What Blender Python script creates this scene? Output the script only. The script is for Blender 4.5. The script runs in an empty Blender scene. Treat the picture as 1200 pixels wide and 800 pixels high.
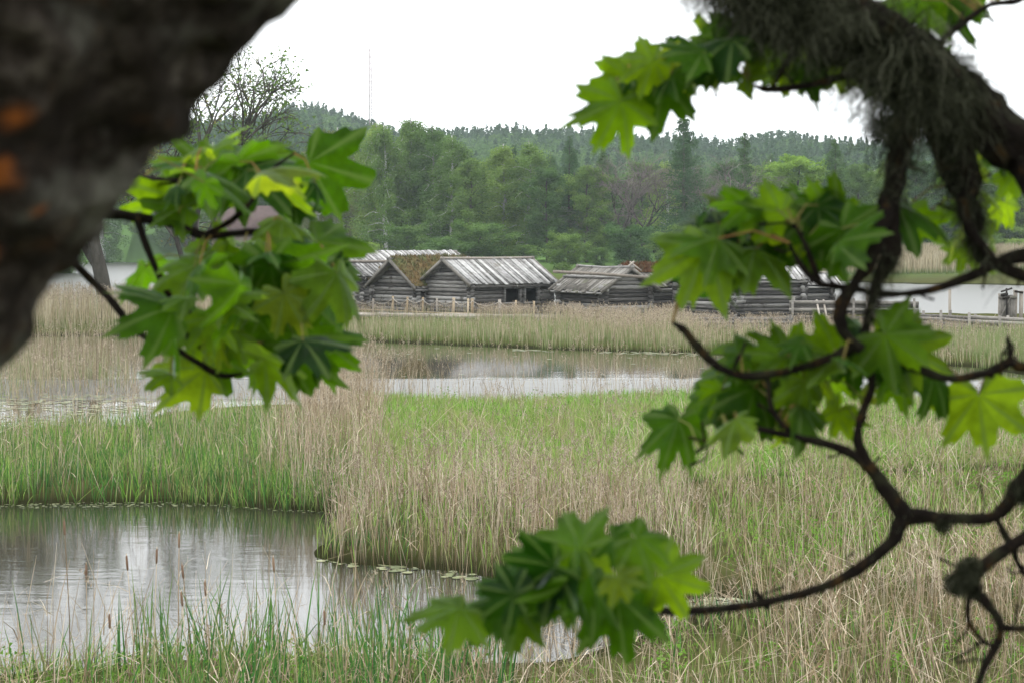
import bpy, math, random
import numpy as np
from mathutils import Vector, noise as mnoise
R = math.radians
scene = bpy.context.scene
# ------------------------------------------------------------------ camera
H = 4.5; FPX = 2000.0; PITCH = math.atan(115/2000)
cam_d = bpy.data.cameras.new("camera"); cam = bpy.data.objects.new("camera", cam_d)
scene.collection.objects.link(cam); scene.camera = cam
cam.location = (0, 0, H); cam.rotation_euler = (math.pi/2 - PITCH, 0, 0)
cam_d.sensor_width = 36; cam_d.lens = 36*FPX/1200
cam_d.clip_start = 0.05; cam_d.clip_end = 9000
cam_d.dof.use_dof = True; cam_d.dof.focus_distance = 95; cam_d.dof.aperture_fstop = 9.0
cam_d.dof.aperture_blades = 7
# ------------------------------------------------------------------ sky, sun, exposure
SUN_EL, SUN_AZ = 60, 245      # azimuth: clockwise from +Y
w = bpy.data.worlds.new("World"); scene.world = w; w.use_nodes = True
nt = w.node_tree; nt.nodes.clear()
out = nt.nodes.new("ShaderNodeOutputWorld"); bg = nt.nodes.new("ShaderNodeBackground")
sky = nt.nodes.new("ShaderNodeTexSky"); sky.sky_type = 'NISHITA'; sky.sun_disc = False
sky.sun_elevation = R(SUN_EL); sky.sun_rotation = R(SUN_AZ)
tc = nt.nodes.new("ShaderNodeTexCoord"); sep = nt.nodes.new("ShaderNodeSeparateXYZ")
nt.links.new(tc.outputs["Generated"], sep.inputs[0])
mr = nt.nodes.new("ShaderNodeMapRange"); mr.inputs[1].default_value = 0; mr.inputs[2].default_value = 0.9
mr.inputs[3].default_value = 18.0; mr.inputs[4].default_value = 22.0
nt.links.new(sep.outputs[2], mr.inputs[0])
cl = nt.nodes.new("ShaderNodeTexNoise"); cl.inputs["Scale"].default_value = 2.2; cl.inputs["Detail"].default_value = 5
nt.links.new(tc.outputs["Generated"], cl.inputs["Vector"])
mr2 = nt.nodes.new("ShaderNodeMapRange"); mr2.inputs[1].default_value = .3; mr2.inputs[2].default_value = .7
mr2.inputs[3].default_value = .9; mr2.inputs[4].default_value = 1.1
nt.links.new(cl.outputs["Fac"], mr2.inputs[0])
mul = nt.nodes.new("ShaderNodeMath"); mul.operation = 'MULTIPLY'
nt.links.new(mr.outputs[0], mul.inputs[0]); nt.links.new(mr2.outputs[0], mul.inputs[1])
comb = nt.nodes.new("ShaderNodeVectorMath"); comb.operation = 'SCALE'; comb.inputs[0].default_value = (0.985, 1.0, 1.01)
nt.links.new(mul.outputs[0], comb.inputs["Scale"])
mixs = nt.nodes.new("ShaderNodeMix"); mixs.data_type = 'RGBA'; mixs.inputs[0].default_value = 0.93
nt.links.new(sky.outputs[0], mixs.inputs[6]); nt.links.new(comb.outputs[0], mixs.inputs[7])
nt.links.new(mixs.outputs[2], bg.inputs[0]); bg.inputs[1].default_value = 0.12
nt.links.new(bg.outputs[0], out.inputs[0])
sd = bpy.data.lights.new("sun", 'SUN'); sun = bpy.data.objects.new("sun", sd); scene.collection.objects.link(sun)
sd.energy = 1.5; sd.angle = R(16); sd.color = (1, .97, .92)
sun.rotation_euler = (R(90-SUN_EL), 0, R(180-SUN_AZ)); sun.location = (0, -20, 60)
scene.view_settings.view_transform = 'Standard'; scene.view_settings.look = 'None'
scene.view_settings.exposure = 0.14; scene.view_settings.gamma = 1
scene.render.engine = 'CYCLES'
cy = scene.cycles
cy.max_bounces = 6; cy.diffuse_bounces = 2; cy.glossy_bounces = 3; cy.transmission_bounces = 4
cy.volume_bounces = 0; cy.transparent_max_bounces = 4; cy.caustics_reflective = False; cy.caustics_refractive = False
cy.use_denoising = True
cy.sample_clamp_indirect = 4
HAZE = 0.00021
# ------------------------------------------------------------------ pixel <-> world helpers
cp, sp = math.cos(PITCH), math.sin(PITCH)
def D(u, v):
    x = (u-600)/FPX; y = -(v-400)/FPX
    return np.array([x, cp + sp*y, -sp + cp*y])
def P(u, v, Y):                       # point on the sight line of a photo pixel at depth Y
    d = D(u, v); t = Y/d[1]
    return np.array([d[0]*t, Y, H + d[2]*t])
def G(u, v, z=0.0):                   # where a photo pixel meets the level z
    d = D(u, v); t = (z-H)/d[2]
    return np.array([d[0]*t, d[1]*t, z])
def proj(X, Y, Z):
    dz = Z-H; f = Y*cp - dz*sp; up = Y*sp + dz*cp
    return 600+FPX*X/f, 400-FPX*up/f
# ------------------------------------------------------------------ mesh builder
rs = np.random.RandomState(7); random.seed(7)
class MB:
    def __init__(s): s.V = []; s.F3 = []; s.F4 = []; s.A = []; s.T = []; s.n = 0
    def add(s, V, F, rnd=None, t=None):
        V = np.asarray(V, float).reshape(-1, 3); F = np.asarray(F, int)
        k = len(V)
        if rnd is None: rnd = random.random()
        s.V.append(V); s.A.append(np.broadcast_to(np.asarray(rnd, float), (k,)).copy())
        s.T.append(np.broadcast_to(np.asarray(0.0 if t is None else t, float), (k,)).copy())
        (s.F3 if F.shape[1] == 3 else s.F4).append(F + s.n); s.n += k
    def box(s, c, size, M=None, rnd=None):
        sx, sy, sz = [q/2 for q in size]
        V = np.array([[x, y, z] for x in (-sx, sx) for y in (-sy, sy) for z in (-sz, sz)])
        if M is not None: V = V @ np.asarray(M).T
        V = V + np.asarray(c)
        s.add(V, [[0,1,3,2],[4,6,7,5],[0,4,5,1],[2,3,7,6],[0,2,6,4],[1,5,7,3]], rnd)
    def beam(s, a, b, w_, h_, up=(0,0,1), rnd=None):   # rectangular bar from a to b
        a = np.asarray(a, float); b = np.asarray(b, float); d = b-a; L = np.linalg.norm(d); d /= L
        up = np.asarray(up, float); x = np.cross(d, up); x /= np.linalg.norm(x); z = np.cross(x, d)
        M = np.stack([x, d, z], 1)
        s.box((a+b)/2, (w_, L, h_), M, rnd)
    def tube(s, pts, rad, seg=8, caps=True, rnd=None, jitter=0):
        pts = np.asarray(pts, float); n = len(pts)
        rad = np.broadcast_to(np.asarray(rad, float), (n,))
        T = np.gradient(pts, axis=0); T /= np.linalg.norm(T, axis=1)[:, None] + 1e-9
        ref = np.array([0, 0, 1.]) if abs(T[0][2]) < .9 else np.array([1., 0, 0])
        N = np.cross(T[0], ref); N /= np.linalg.norm(N)
        ang = np.linspace(0, 2*math.pi, seg, endpoint=False); rings = []
        for i in range(n):
            N = N - T[i]*np.dot(N, T[i]); N /= np.linalg.norm(N); B = np.cross(T[i], N)
            r_ = rad[i]*(1+(rs.rand(seg)-.5)*jitter) if jitter else rad[i]*np.ones(seg)
            rings.append(pts[i] + (np.cos(ang)*r_)[:, None]*N + (np.sin(ang)*r_)[:, None]*B)
        V = np.concatenate(rings); F = []
        for i in range(n-1):
            for j in range(seg):
                k = (j+1) % seg; F.append([i*seg+j, i*seg+k, (i+1)*seg+k, (i+1)*seg+j])
        if rnd is None: rnd = random.random()
        m0 = s.n
        s.add(V, F, rnd, np.repeat(np.linspace(0, 1, n), seg))
        if caps:
            for base, c, fl in ((0, pts[0], 1), ((n-1)*seg, pts[-1], 0)):
                k = s.n; s.V.append(c[None]); s.A.append(np.array([rnd])); s.T.append(np.array([1.-fl])); s.n += 1
                f = [[m0+base+j, m0+base+(j+1) % seg, k] for j in range(seg)]
                if fl: f = [q[::-1] for q in f]
                s.F3.append(np.array(f))
    def build(s, name, mat, parent=None, smooth=False, **props):
        V = np.concatenate(s.V); me = bpy.data.meshes.new(name)
        F3 = np.concatenate(s.F3) if s.F3 else np.zeros((0, 3), int)
        F4 = np.concatenate(s.F4) if s.F4 else np.zeros((0, 4), int)
        me.vertices.add(len(V)); me.vertices.foreach_set("co", V.astype(np.float32).ravel())
        li = np.concatenate([F3.ravel(), F4.ravel()]).astype(np.int32)
        me.loops.add(len(li)); me.loops.foreach_set("vertex_index", li)
        tot = np.concatenate([np.full(len(F3), 3), np.full(len(F4), 4)]).astype(np.int32)
        st = np.concatenate([[0], np.cumsum(tot)[:-1]]).astype(np.int32)
        me.polygons.add(len(tot)); me.polygons.foreach_set("loop_start", st); me.polygons.foreach_set("loop_total", tot)
        if smooth: me.polygons.foreach_set("use_smooth", np.ones(len(tot), bool))
        for nm, ar in (("rnd", s.A), ("t", s.T)):
            a = me.attributes.new(nm, 'FLOAT', 'POINT'); a.data.foreach_set("value", np.concatenate(ar).astype(np.float32))
        me.update(calc_edges=True)
        me.materials.append(mat)
        o = bpy.data.objects.new(name, me); scene.collection.objects.link(o)
        if parent is not None: o.parent = parent
        for k, v in props.items(): o[k] = v
        return o
def thing(name, label, cat, loc=(0,0,0), rz=0, group=None):
    o = bpy.data.objects.new(name, None); scene.collection.objects.link(o)
    o.location = loc; o.rotation_euler = (0, 0, rz); o['label'] = label; o['category'] = cat
    if group: o['group'] = group
    o.empty_display_size = .2
    return o
def dup(root, loc, rz, sc, label):
    r = root.copy(); scene.collection.objects.link(r); r.location = loc; r.rotation_euler = (0, 0, rz); r.scale = sc; r['label'] = label
    for ch in root.children:
        c = ch.copy(); scene.collection.objects.link(c); c.parent = r
    return r
# ------------------------------------------------------------------ materials
def nodes(name):
    m = bpy.data.materials.new(name); m.use_nodes = True; t = m.node_tree; t.nodes.clear()
    o = t.nodes.new("ShaderNodeOutputMaterial"); return m, t, o
def ramp(t, cols, fac, interp='LINEAR'):
    r = t.nodes.new("ShaderNodeValToRGB"); r.color_ramp.interpolation = interp
    e = r.color_ramp.elements
    while len(e) < len(cols): e.new(.5)
    for i, c in enumerate(cols):
        if len(c) == 4: e[i].position = c[3]
        else: e[i].position = i/(len(cols)-1)
        e[i].color = (*c[:3], 1)
    t.links.new(fac, r.inputs[0]); return r.outputs[0]
def attr(t, n):
    a = t.nodes.new("ShaderNodeAttribute"); a.attribute_name = n; return a.outputs["Fac"]
def noise_n(t, scale, detail=4, vec=None, rough=.6):
    n = t.nodes.new("ShaderNodeTexNoise"); n.inputs["Scale"].default_value = scale
    n.inputs["Detail"].default_value = detail; n.inputs["Roughness"].default_value = rough
    if vec is not None: t.links.new(vec, n.inputs["Vector"])
    return n.outputs["Fac"]
def mathn(t, op, a, b=None, c=None):
    n = t.nodes.new("ShaderNodeMath"); n.operation = op
    for i, q in enumerate((a, b, c)):
        if q is None: continue
        if isinstance(q, (int, float)): n.inputs[i].default_value = q
        else: t.links.new(q, n.inputs[i])
    return n.outputs[0]
def mixc(t, fac, a, b, mode='MIX'):
    n = t.nodes.new("ShaderNodeMix"); n.data_type = 'RGBA'; n.blend_type = mode
    for i, q in ((0, fac), (6, a), (7, b)):
        if isinstance(q, (int, float)): n.inputs[i].default_value = q
        elif isinstance(q, tuple): n.inputs[i].default_value = (*q, 1)
        else: t.links.new(q, n.inputs[i])
    return n.outputs[2]
def pos(t, scale=(1,1,1), obj=False):
    g = t.nodes.new("ShaderNodeNewGeometry" if not obj else "ShaderNodeTexCoord")
    v = t.nodes.new("ShaderNodeVectorMath"); v.operation = 'MULTIPLY'; v.inputs[1].default_value = scale
    t.links.new(g.outputs["Position" if not obj else "Object"], v.inputs[0]); return v.outputs[0]
def veg(name, cols, trans=.35, patch=None, tipcol=None, tipfrom=.5, rootcol=None, gloss=0.0):
    """thin plant matter: colour from the per-blade value, patches over the ground, tip and root tints"""
    m, t, o = nodes(name)
    c = ramp(t, cols, attr(t, "rnd"))
    if patch:
        n = noise_n(t, patch[0], 3, pos(t, (1, 1, .2)))
        f = ramp(t, [(0,0,0,.42), (1,1,1,.6)], n)
        c = mixc(t, f, c, mixc(t, patch[2], c, patch[1]))
    if tipcol:
        f = ramp(t, [(0,0,0,tipfrom), (1,1,1,1)], attr(t, "t")); c = mixc(t, f, c, tipcol)
    if rootcol:
        f = ramp(t, [(1,1,1,0), (0,0,0,.35)], attr(t, "t")); c = mixc(t, f, c, rootcol)  # foot tint; the dark ones paint in shade down among the stems
    d = t.nodes.new("ShaderNodeBsdfDiffuse"); t.links.new(c, d.inputs[0])
    tr = t.nodes.new("ShaderNodeBsdfTranslucent"); t.links.new(c, tr.inputs[0])
    mx = t.nodes.new("ShaderNodeMixShader"); mx.inputs[0].default_value = trans
    t.links.new(d.outputs[0], mx.inputs[1]); t.links.new(tr.outputs[0], mx.inputs[2])
    t.links.new(mx.outputs[0], o.inputs[0])
    return m
def wood(name, cols, scale=(2,2,30), obj=False, rough=.9, bump=.3, extra=None):
    m, t, o = nodes(name)
    v = pos(t, scale, obj)
    n = noise_n(t, 1.0, 6, v, .7)
    f = mathn(t, 'ADD', mathn(t, 'MULTIPLY', n, .75), mathn(t, 'MULTIPLY', attr(t, "rnd"), .4))
    f = mathn(t, 'SUBTRACT', f, .08)
    c = ramp(t, cols, f)
    if extra:      # (colour, scale, threshold)
        n2 = noise_n(t, extra[1], 5, pos(t, (1,1,1), obj), .65)
        c = mixc(t, ramp(t, [(0,0,0,extra[2]), (1,1,1,extra[2]+.1)], n2), c, extra[0])
    b = t.nodes.new("ShaderNodeBsdfPrincipled"); t.links.new(c, b.inputs["Base Color"])
    b.inputs["Roughness"].default_value = rough; b.inputs["Specular IOR Level"].default_value = .2
    bp = t.nodes.new("ShaderNodeBump"); bp.inputs["Strength"].default_value = bump; bp.inputs["Distance"].default_value = .02
    t.links.new(n, bp.inputs["Height"]); t.links.new(bp.outputs[0], b.inputs["Normal"])
    t.links.new(b.outputs[0], o.inputs[0])
    return m
M = {}
M['log'] = wood("weathered_logs", [(.03,.028,.026,.3), (.10,.095,.09,.48), (.25,.245,.235,.66), (.38,.37,.355,.88)], (1.2,1.2,22), extra=((.05,.045,.04), 1.3, .58))
M['roof'] = wood("weathered_roof_boards", [(.07,.066,.06,.25), (.25,.245,.24,.48), (.48,.475,.465,.75)], (3,3,3), extra=((.16,.15,.13), .8, .6))
M['darkroof'] = wood("old_roof_boards", [(.05,.046,.04,.2), (.14,.13,.115,.5), (.26,.25,.23,.85)], (3,3,3), extra=((.09,.1,.05), 1.0, .58))
M['stake'] = wood("fresh_stakes", [(.20,.15,.09,.2), (.32,.26,.18,.6), (.44,.38,.3,.9)], (6,6,4))
M['pole'] = wood("grey_poles", [(.12,.10,.085,.2), (.26,.235,.20,.6), (.4,.37,.33,.9)], (6,6,6))
M['dark'] = wood("dark_timber", [(.02,.017,.015,.3), (.05,.045,.04,.8)], (2,2,8))
M['roomshade'] = wood('painted_room_shade', [(.006,.005,.004,.3), (.014,.012,.01,.8)], (2,2,8))  # near-black: the shade inside the huts put into the colour
M['wallpole'] = wood('weathered_wall_logs', [(.05,.045,.04,.25), (.15,.14,.125,.5), (.28,.265,.24,.8)], (4,4,14))
M['rope'] = wood("rope", [(.25,.23,.2,.3), (.4,.37,.33,.8)], (9,9,9))
M['turf'] = veg("turf", [(.035,.035,.02), (.07,.085,.035), (.12,.12,.055), (.16,.13,.07)], .1, patch=(1.3, (.16,.10,.05), .7))
M['turfred'] = veg("dry_red_turf", [(.06,.03,.015), (.11,.05,.028), (.13,.08,.045), (.08,.08,.035)], .1)
M['bark'] = wood("bark", [(.02,.018,.015,.2), (.06,.055,.045,.5), (.13,.12,.10,.85)], (3,3,1.2), True)
M['birchbark'] = wood("birch_bark", [(.05,.05,.045,.2), (.3,.3,.28,.4), (.5,.5,.47,.8)], (2,2,6), True)
M['twig'] = wood("bare_twigs", [(.11,.09,.085,.2), (.2,.17,.155,.8)], (4,4,4), True)
# ------------------------------------------------------------------ land and water shapes
def poly(pts, s=1): return np.array([G(u, v)[:2] for u, v in pts])
PA = poly([(-700,592),(-100,591),(0,590),(120,589),(250,589),(330,594),(430,602),(445,612),(405,632),(380,645),(388,655),
           (440,660),(500,664),(545,671),(600,688),(680,702),(760,704),(830,697),(885,701),(893,711),(840,722),(780,742),
           (720,760),(650,773),(560,775),(470,768),(380,768),(300,772),(200,778),(100,787),(0,792),(-200,800),(-900,800)])
PB = poly([(-700,525),(-100,515),(0,508),(60,500),(150,499),(180,486),(240,478),(300,475),(400,474),(500,478),(600,479),(700,474),
           (800,470),(900,470),(1000,476),(1100,479),(1200,479),(1700,480),(1700,450),(1200,437),(1120,428),(1000,421),(900,417),
           (800,413),(600,407),(430,400),(350,397),(250,395),(180,394),(100,393),(0,393),(-700,393)])
PC = poly([(-900,366),(200,366),(380,364),(420,360),(960,360),(1000,366),(1100,369),(1900,374),(1900,340),(1200,335),(1040,333),
           (1000,330),(400,330),(275,330),(262,316),(250,308),(-900,304)])
def pip(poly_, X, Y):
    ins = np.zeros(X.shape, bool); n = len(poly_); j = n-1
    for i in range(n):
        xi, yi = poly_[i]; xj, yj = poly_[j]
        c = ((yi > Y) != (yj > Y)) & (X < (xj-xi)*(Y-yi)/(yj-yi+1e-12)+xi); ins ^= c; j = i
    return ins
def sdist(poly_, X, Y):               # >0 inside
    d = np.full(X.shape, 1e9); n = len(poly_)
    for i in range(n):
        a = poly_[i]; b = poly_[(i+1) % n]; e = b-a; L = (e**2).sum()
        t = np.clip(((X-a[0])*e[0]+(Y-a[1])*e[1])/L, 0, 1)
        d = np.minimum(d, np.hypot(X-a[0]-t*e[0], Y-a[1]-t*e[1]))
    return np.where(pip(poly_, X, Y), d, -d)
def sm(x): x = np.clip(x, 0, 1); return x*x*(3-2*x)
def vnoise(X, Y, s, seed=0):          # smooth value noise
    X = X/s+seed*17.3; Y = Y/s+seed*9.1
    xi = np.floor(X).astype(int); yi = np.floor(Y).astype(int); fx = sm(X-xi); fy = sm(Y-yi)
    def h(a, b):
        q = np.sin(a*127.1+b*311.7+seed*74.7)*43758.5453; return q-np.floor(q)
    return (h(xi,yi)*(1-fx)+h(xi+1,yi)*fx)*(1-fy)+(h(xi,yi+1)*(1-fx)+h(xi+1,yi+1)*fx)*fy
RU = [-400,100,200,300,330,385,430,480,600,680,760,860,910,960,1040,1200,1700]
RV = [200,198,192,180,172,172,190,202,196,198,205,212,200,206,210,204,204]
def height(X, Y):
    X = np.asarray(X, float); Y = np.asarray(Y, float)
    n1 = vnoise(X, Y, 3.1, 1); n2 = vnoise(X, Y, .9, 2)
    wob = (n1-.5)*1.2+(n2-.5)*.5
    sA = sdist(PA, X, Y)+wob*.5; sB = sdist(PB, X, Y)+wob*1.0; sC = sdist(PC, X, Y)+wob*1.5
    s = np.maximum(np.maximum(sA, sB), sC)
    land = .03+.12*sm(-s/1.2)+.05*(n1-.3)
    z = np.where(s > 0, -np.minimum(1.2, .25*s), land*sm(-s/.3))
    z = z + np.where((s < 0) & (Y > 180), 2.0*sm(-sC/55), 0)
    bank = 2.9*sm((13.5-Y)/11.0)
    z = np.where(Y < 16, np.maximum(z, bank), z)
    z = np.where(Y < 16, z+.08*(n1-.5), z)
    U = 600+FPX*X/np.maximum(Y, 50); Z9 = (285-np.interp(U, RU, RV))/FPX*900+H
    far = sm((Y-280)/620.)
    hill = far*(Z9-2)+3.0*sm((Y-290)/120)*(vnoise(X, Y, 90, 5))
    hill = np.where(Y > 950, hill*(1-.35*sm((Y-950)/1200)), hill)
    left = np.where((U < 262) & (sC > 0), 0, 1)
    z = z + hill*left*(s < 0)
    return z
# ground: one sheet, rows denser near the camera
ys = np.concatenate([np.linspace(-60, 8, 24), np.arange(9, 70, .45), np.arange(70, 130, 1.1), np.geomspace(131, 3200, 110)])
us = np.linspace(-1, 1, 331)
YY, UU = np.meshgrid(ys, us, indexing='ij'); XX = UU*np.maximum(34, np.abs(YY)*.62+14)
ZZ = height(XX, YY)
b = MB(); nr, nc = XX.shape
idx = np.arange(nr*nc).reshape(nr, nc)
F = np.stack([idx[:-1,:-1], idx[:-1,1:], idx[1:,1:], idx[1:,:-1]], -1).reshape(-1, 4)
b.add(np.stack([XX, YY, ZZ], -1).reshape(-1, 3), F, 0)
m, t, o = nodes("ground")
n = noise_n(t, .5, 6, pos(t)); n2 = noise_n(t, 6, 5, pos(t))
near = ramp(t, [(.03,.025,.015), (.055,.06,.02), (.09,.08,.04)], mathn(t, 'ADD', mathn(t, 'MULTIPLY', n, .6), mathn(t, 'MULTIPLY', n2, .45)))
farc = ramp(t, [(.04,.075,.022), (.07,.13,.035), (.11,.18,.05)], noise_n(t, .03, 5, pos(t)))
sy = t.nodes.new("ShaderNodeSeparateXYZ"); t.links.new(pos(t), sy.inputs[0])
c = mixc(t, ramp(t, [(0,0,0,.25), (1,1,1,.3)], mathn(t, 'DIVIDE', sy.outputs[1], 800)), near, farc)
wet = ramp(t, [(1,1,1,.53), (0,0,0,.66)], mathn(t, 'ADD', sy.outputs[2], .5))
c = mixc(t, wet, c, (.018,.019,.008))
pb = t.nodes.new("ShaderNodeBsdfPrincipled"); t.links.new(c, pb.inputs["Base Color"]); pb.inputs["Roughness"].default_value = .95
pb.inputs["Specular IOR Level"].default_value = 0
t.links.new(pb.outputs[0], o.inputs[0])
b.build("ground", m, smooth=True, kind='structure', label='marshy ground with low banks rising to wooded hills', category='ground')
# water: one level sheet through the hollows
b = MB(); b.add([[-1400,10,0],[1400,10,0],[1400,560,0],[-1400,560,0]], [[0,1,2,3]], 0)
m, t, o = nodes("water")
v = pos(t, (1,1,1)); sy = t.nodes.new("ShaderNodeSeparateXYZ"); t.links.new(v, sy.inputs[0])
wn = noise_n(t, .12, 3, pos(t, (1,.6,1)))
yv = mathn(t, 'ADD', sy.outputs[1], mathn(t, 'MULTIPLY', mathn(t, 'SUBTRACT', wn, .5), 2.2))
yv = mathn(t, 'ADD', yv, mathn(t, 'MULTIPLY', sy.outputs[0], .02))
mask = ramp(t, [(.07,)*3+(0,), (.07,)*3+(.30,), (.03,)*3+(.322,), (1,1,1,.328), (1,1,1,.374), (.03,)*3+(.38,), (.03,)*3+(.66,), (1,1,1,.70)], mathn(t, 'DIVIDE', yv, 150))
pb = t.nodes.new("ShaderNodeBsdfPrincipled"); pb.inputs["Base Color"].default_value = (.022,.021,.014,1)
pb.inputs["IOR"].default_value = 1.4; pb.inputs["Specular IOR Level"].default_value = .75
rg = mathn(t, 'ADD', mathn(t, 'MULTIPLY', mask, .26), .035); t.links.new(rg, pb.inputs["Roughness"])
h1 = noise_n(t, 1.0, 3, pos(t, (1.3, 5.0, 1)), .55); h2 = noise_n(t, 1.0, 2, pos(t, (.35, 1.3, 1)))
hh = mathn(t, 'ADD', mathn(t, 'MULTIPLY', h1, .35), mathn(t, 'MULTIPLY', h2, .5))
bp = t.nodes.new("ShaderNodeBump"); bp.inputs["Distance"].default_value = .05
t.links.new(mathn(t, 'ADD', mathn(t, 'MULTIPLY', mask, .9), .05), bp.inputs["Strength"])
t.links.new(hh, bp.inputs["Height"]); t.links.new(bp.outputs[0], pb.inputs["Normal"])
t.links.new(pb.outputs[0], o.inputs[0])
b.build("water", m, kind='structure', label='still pond and lake water reflecting the white sky', category='water')
# ------------------------------------------------------------------ haze
b = MB()
b.box((0, 1400, 75), (4400, 3200, 158)); hz = b.build("haze", bpy.data.materials.new("haze"), kind='stuff', label='pale damp air fading the far wooded hills', category='haze')
m = hz.data.materials[0]; m.use_nodes = True; t = m.node_tree; t.nodes.clear(); o = t.nodes.new("ShaderNodeOutputMaterial")
pv = t.nodes.new("ShaderNodeVolumePrincipled"); pv.inputs["Density"].default_value = HAZE; pv.inputs["Color"].default_value = (.78,.88,.93,1)
t.links.new(pv.outputs[0], o.inputs["Volume"])
# ------------------------------------------------------------------ trees
def leafmat(name, cols, trans=.35):
    m = veg(name, cols, trans); t = m.node_tree; oi = t.nodes.new("ShaderNodeObjectInfo")
    v = ramp(t, [(.65,.72,.75), (.92,.95,.82), (1.12,1.08,.85), (1.42,1.28,.95)], oi.outputs["Random"])
    for n in [q for q in t.nodes if q.type in ('BSDF_DIFFUSE', 'BSDF_TRANSLUCENT')]:
        src = n.inputs[0].links[0].from_socket; t.links.new(mixc(t, 1.0, src, v, 'MULTIPLY'), n.inputs[0])
    return m
M['birchleaf'] = leafmat("birch_leaves", [(.085,.15,.04), (.125,.21,.055), (.155,.25,.07), (.19,.28,.09)])
M['alderleaf'] = leafmat("alder_leaves", [(.06,.115,.038), (.09,.165,.052), (.13,.21,.068)])
M['paleleaf'] = leafmat("young_pale_leaves", [(.10,.125,.05), (.15,.17,.07), (.18,.19,.08)])
M['brightleaf'] = leafmat("bright_leaves", [(.09,.18,.04), (.13,.24,.05), (.16,.27,.06)])
M['needle'] = leafmat("needles", [(.04,.085,.038), (.06,.115,.05), (.08,.145,.06)], .15)
M['larch'] = leafmat("larch_needles", [(.06,.115,.048), (.085,.155,.06), (.11,.185,.075)], .25)
def rand_tris(C, size, n_up=0.0, flat=None):
    """one leaf-sized triangle at every point of C"""
    k = len(C); a = rs.normal(size=(k,3)); c_ = rs.normal(size=(k,3))
    if flat is not None: a[:,2] *= flat; c_[:,2] *= flat
    a /= np.linalg.norm(a, axis=1)[:,None]; c_ -= a*(a*c_).sum(1)[:,None]; c_ /= np.linalg.norm(c_, axis=1)[:,None]
    s_ = size*(.6+.8*rs.rand(k))[:,None]
    V = np.stack([C-a*s_*.5, C+a*s_*.5+c_*s_*.15, C+c_*s_*.75], 1).reshape(-1,3)
    return V, np.arange(3*k).reshape(-1,3)
def broad(kind, mat, Ht=20, cr=4, seed=0, nlimb=26, per=95, leaf=.24, drop=.0, trunkmat='bark', base=.12, clump=.85):
    global rs; rs = np.random.RandomState(seed); random.seed(seed)
    tk = MB(); lf = MB()
    k = 12; zz = np.linspace(-.6, Ht*.93, k); off = np.cumsum(rs.normal(size=(k,2))*.12, 0)
    spine = np.column_stack([off[:,0], off[:,1], zz]); r0 = Ht*.014
    tk.tube(spine, r0*(1-zz/Ht)**.8+.02, 7)
    for i in range(nlimb):
        f = base+(1-base)*((i+.5)/nlimb)**.9; z0 = Ht*f*.9
        q = np.array([np.interp(z0, zz, spine[:,0]), np.interp(z0, zz, spine[:,1]), z0])
        az = i*2.4+rs.rand()*1.2; prof = math.sin(math.pi*min(1, (f*.92+.08))**1.25)**.55 if f < .97 else .2
        L = cr*prof*(.65+.5*rs.rand()); up = .35+.9*f
        pts = [q]
        for s_ in range(1, 5):
            dd = s_/4; pts.append(q+np.array([math.cos(az)*L*dd, math.sin(az)*L*dd, L*up*dd*(1-.35*dd)-drop*L*dd*dd])+rs.normal(size=3)*.12)
        pts = np.array(pts); tk.tube(pts, np.linspace(r0*.32*(1.1-f)+.02, .012, 5), 4, caps=False)
        cl = []
        for s_ in range(1, 5):
            for r_ in range(3 if s_ > 1 else 1):
                cl.append(pts[s_]+rs.normal(size=3)*np.array([.3,.3,.22])*L*.36)
                if rs.rand() < .35: tk.tube([pts[s_], (pts[s_]+cl[-1])/2+rs.normal(size=3)*.08, cl[-1]], [.025,.015,.01], 3, caps=False)
        for c_ in cl:
            if rs.rand() < .08: continue
            n_ = int(per*(.5+.9*rs.rand())); rad = clump*(.6+.7*rs.rand())
            g = rs.normal(size=(n_,3)); g /= np.linalg.norm(g, axis=1)[:,None]**.55; g *= rad*.55*np.array([1,1,.6])
            if drop: g[:,2] -= np.abs(rs.rand(n_))**1.5*1.3*drop*2
            V, F_ = rand_tris(c_+g, leaf)
            base_r = rs.rand()*.7
            lf.add(V, F_, np.repeat(np.clip(base_r+rs.rand(n_)*.35, 0, 1), 3))
    root = thing(kind, 'tree', 'tree')
    tk.build("trunk", M[trunkmat], root, True); lf.build("crown", M[mat], root)
    return root
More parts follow.
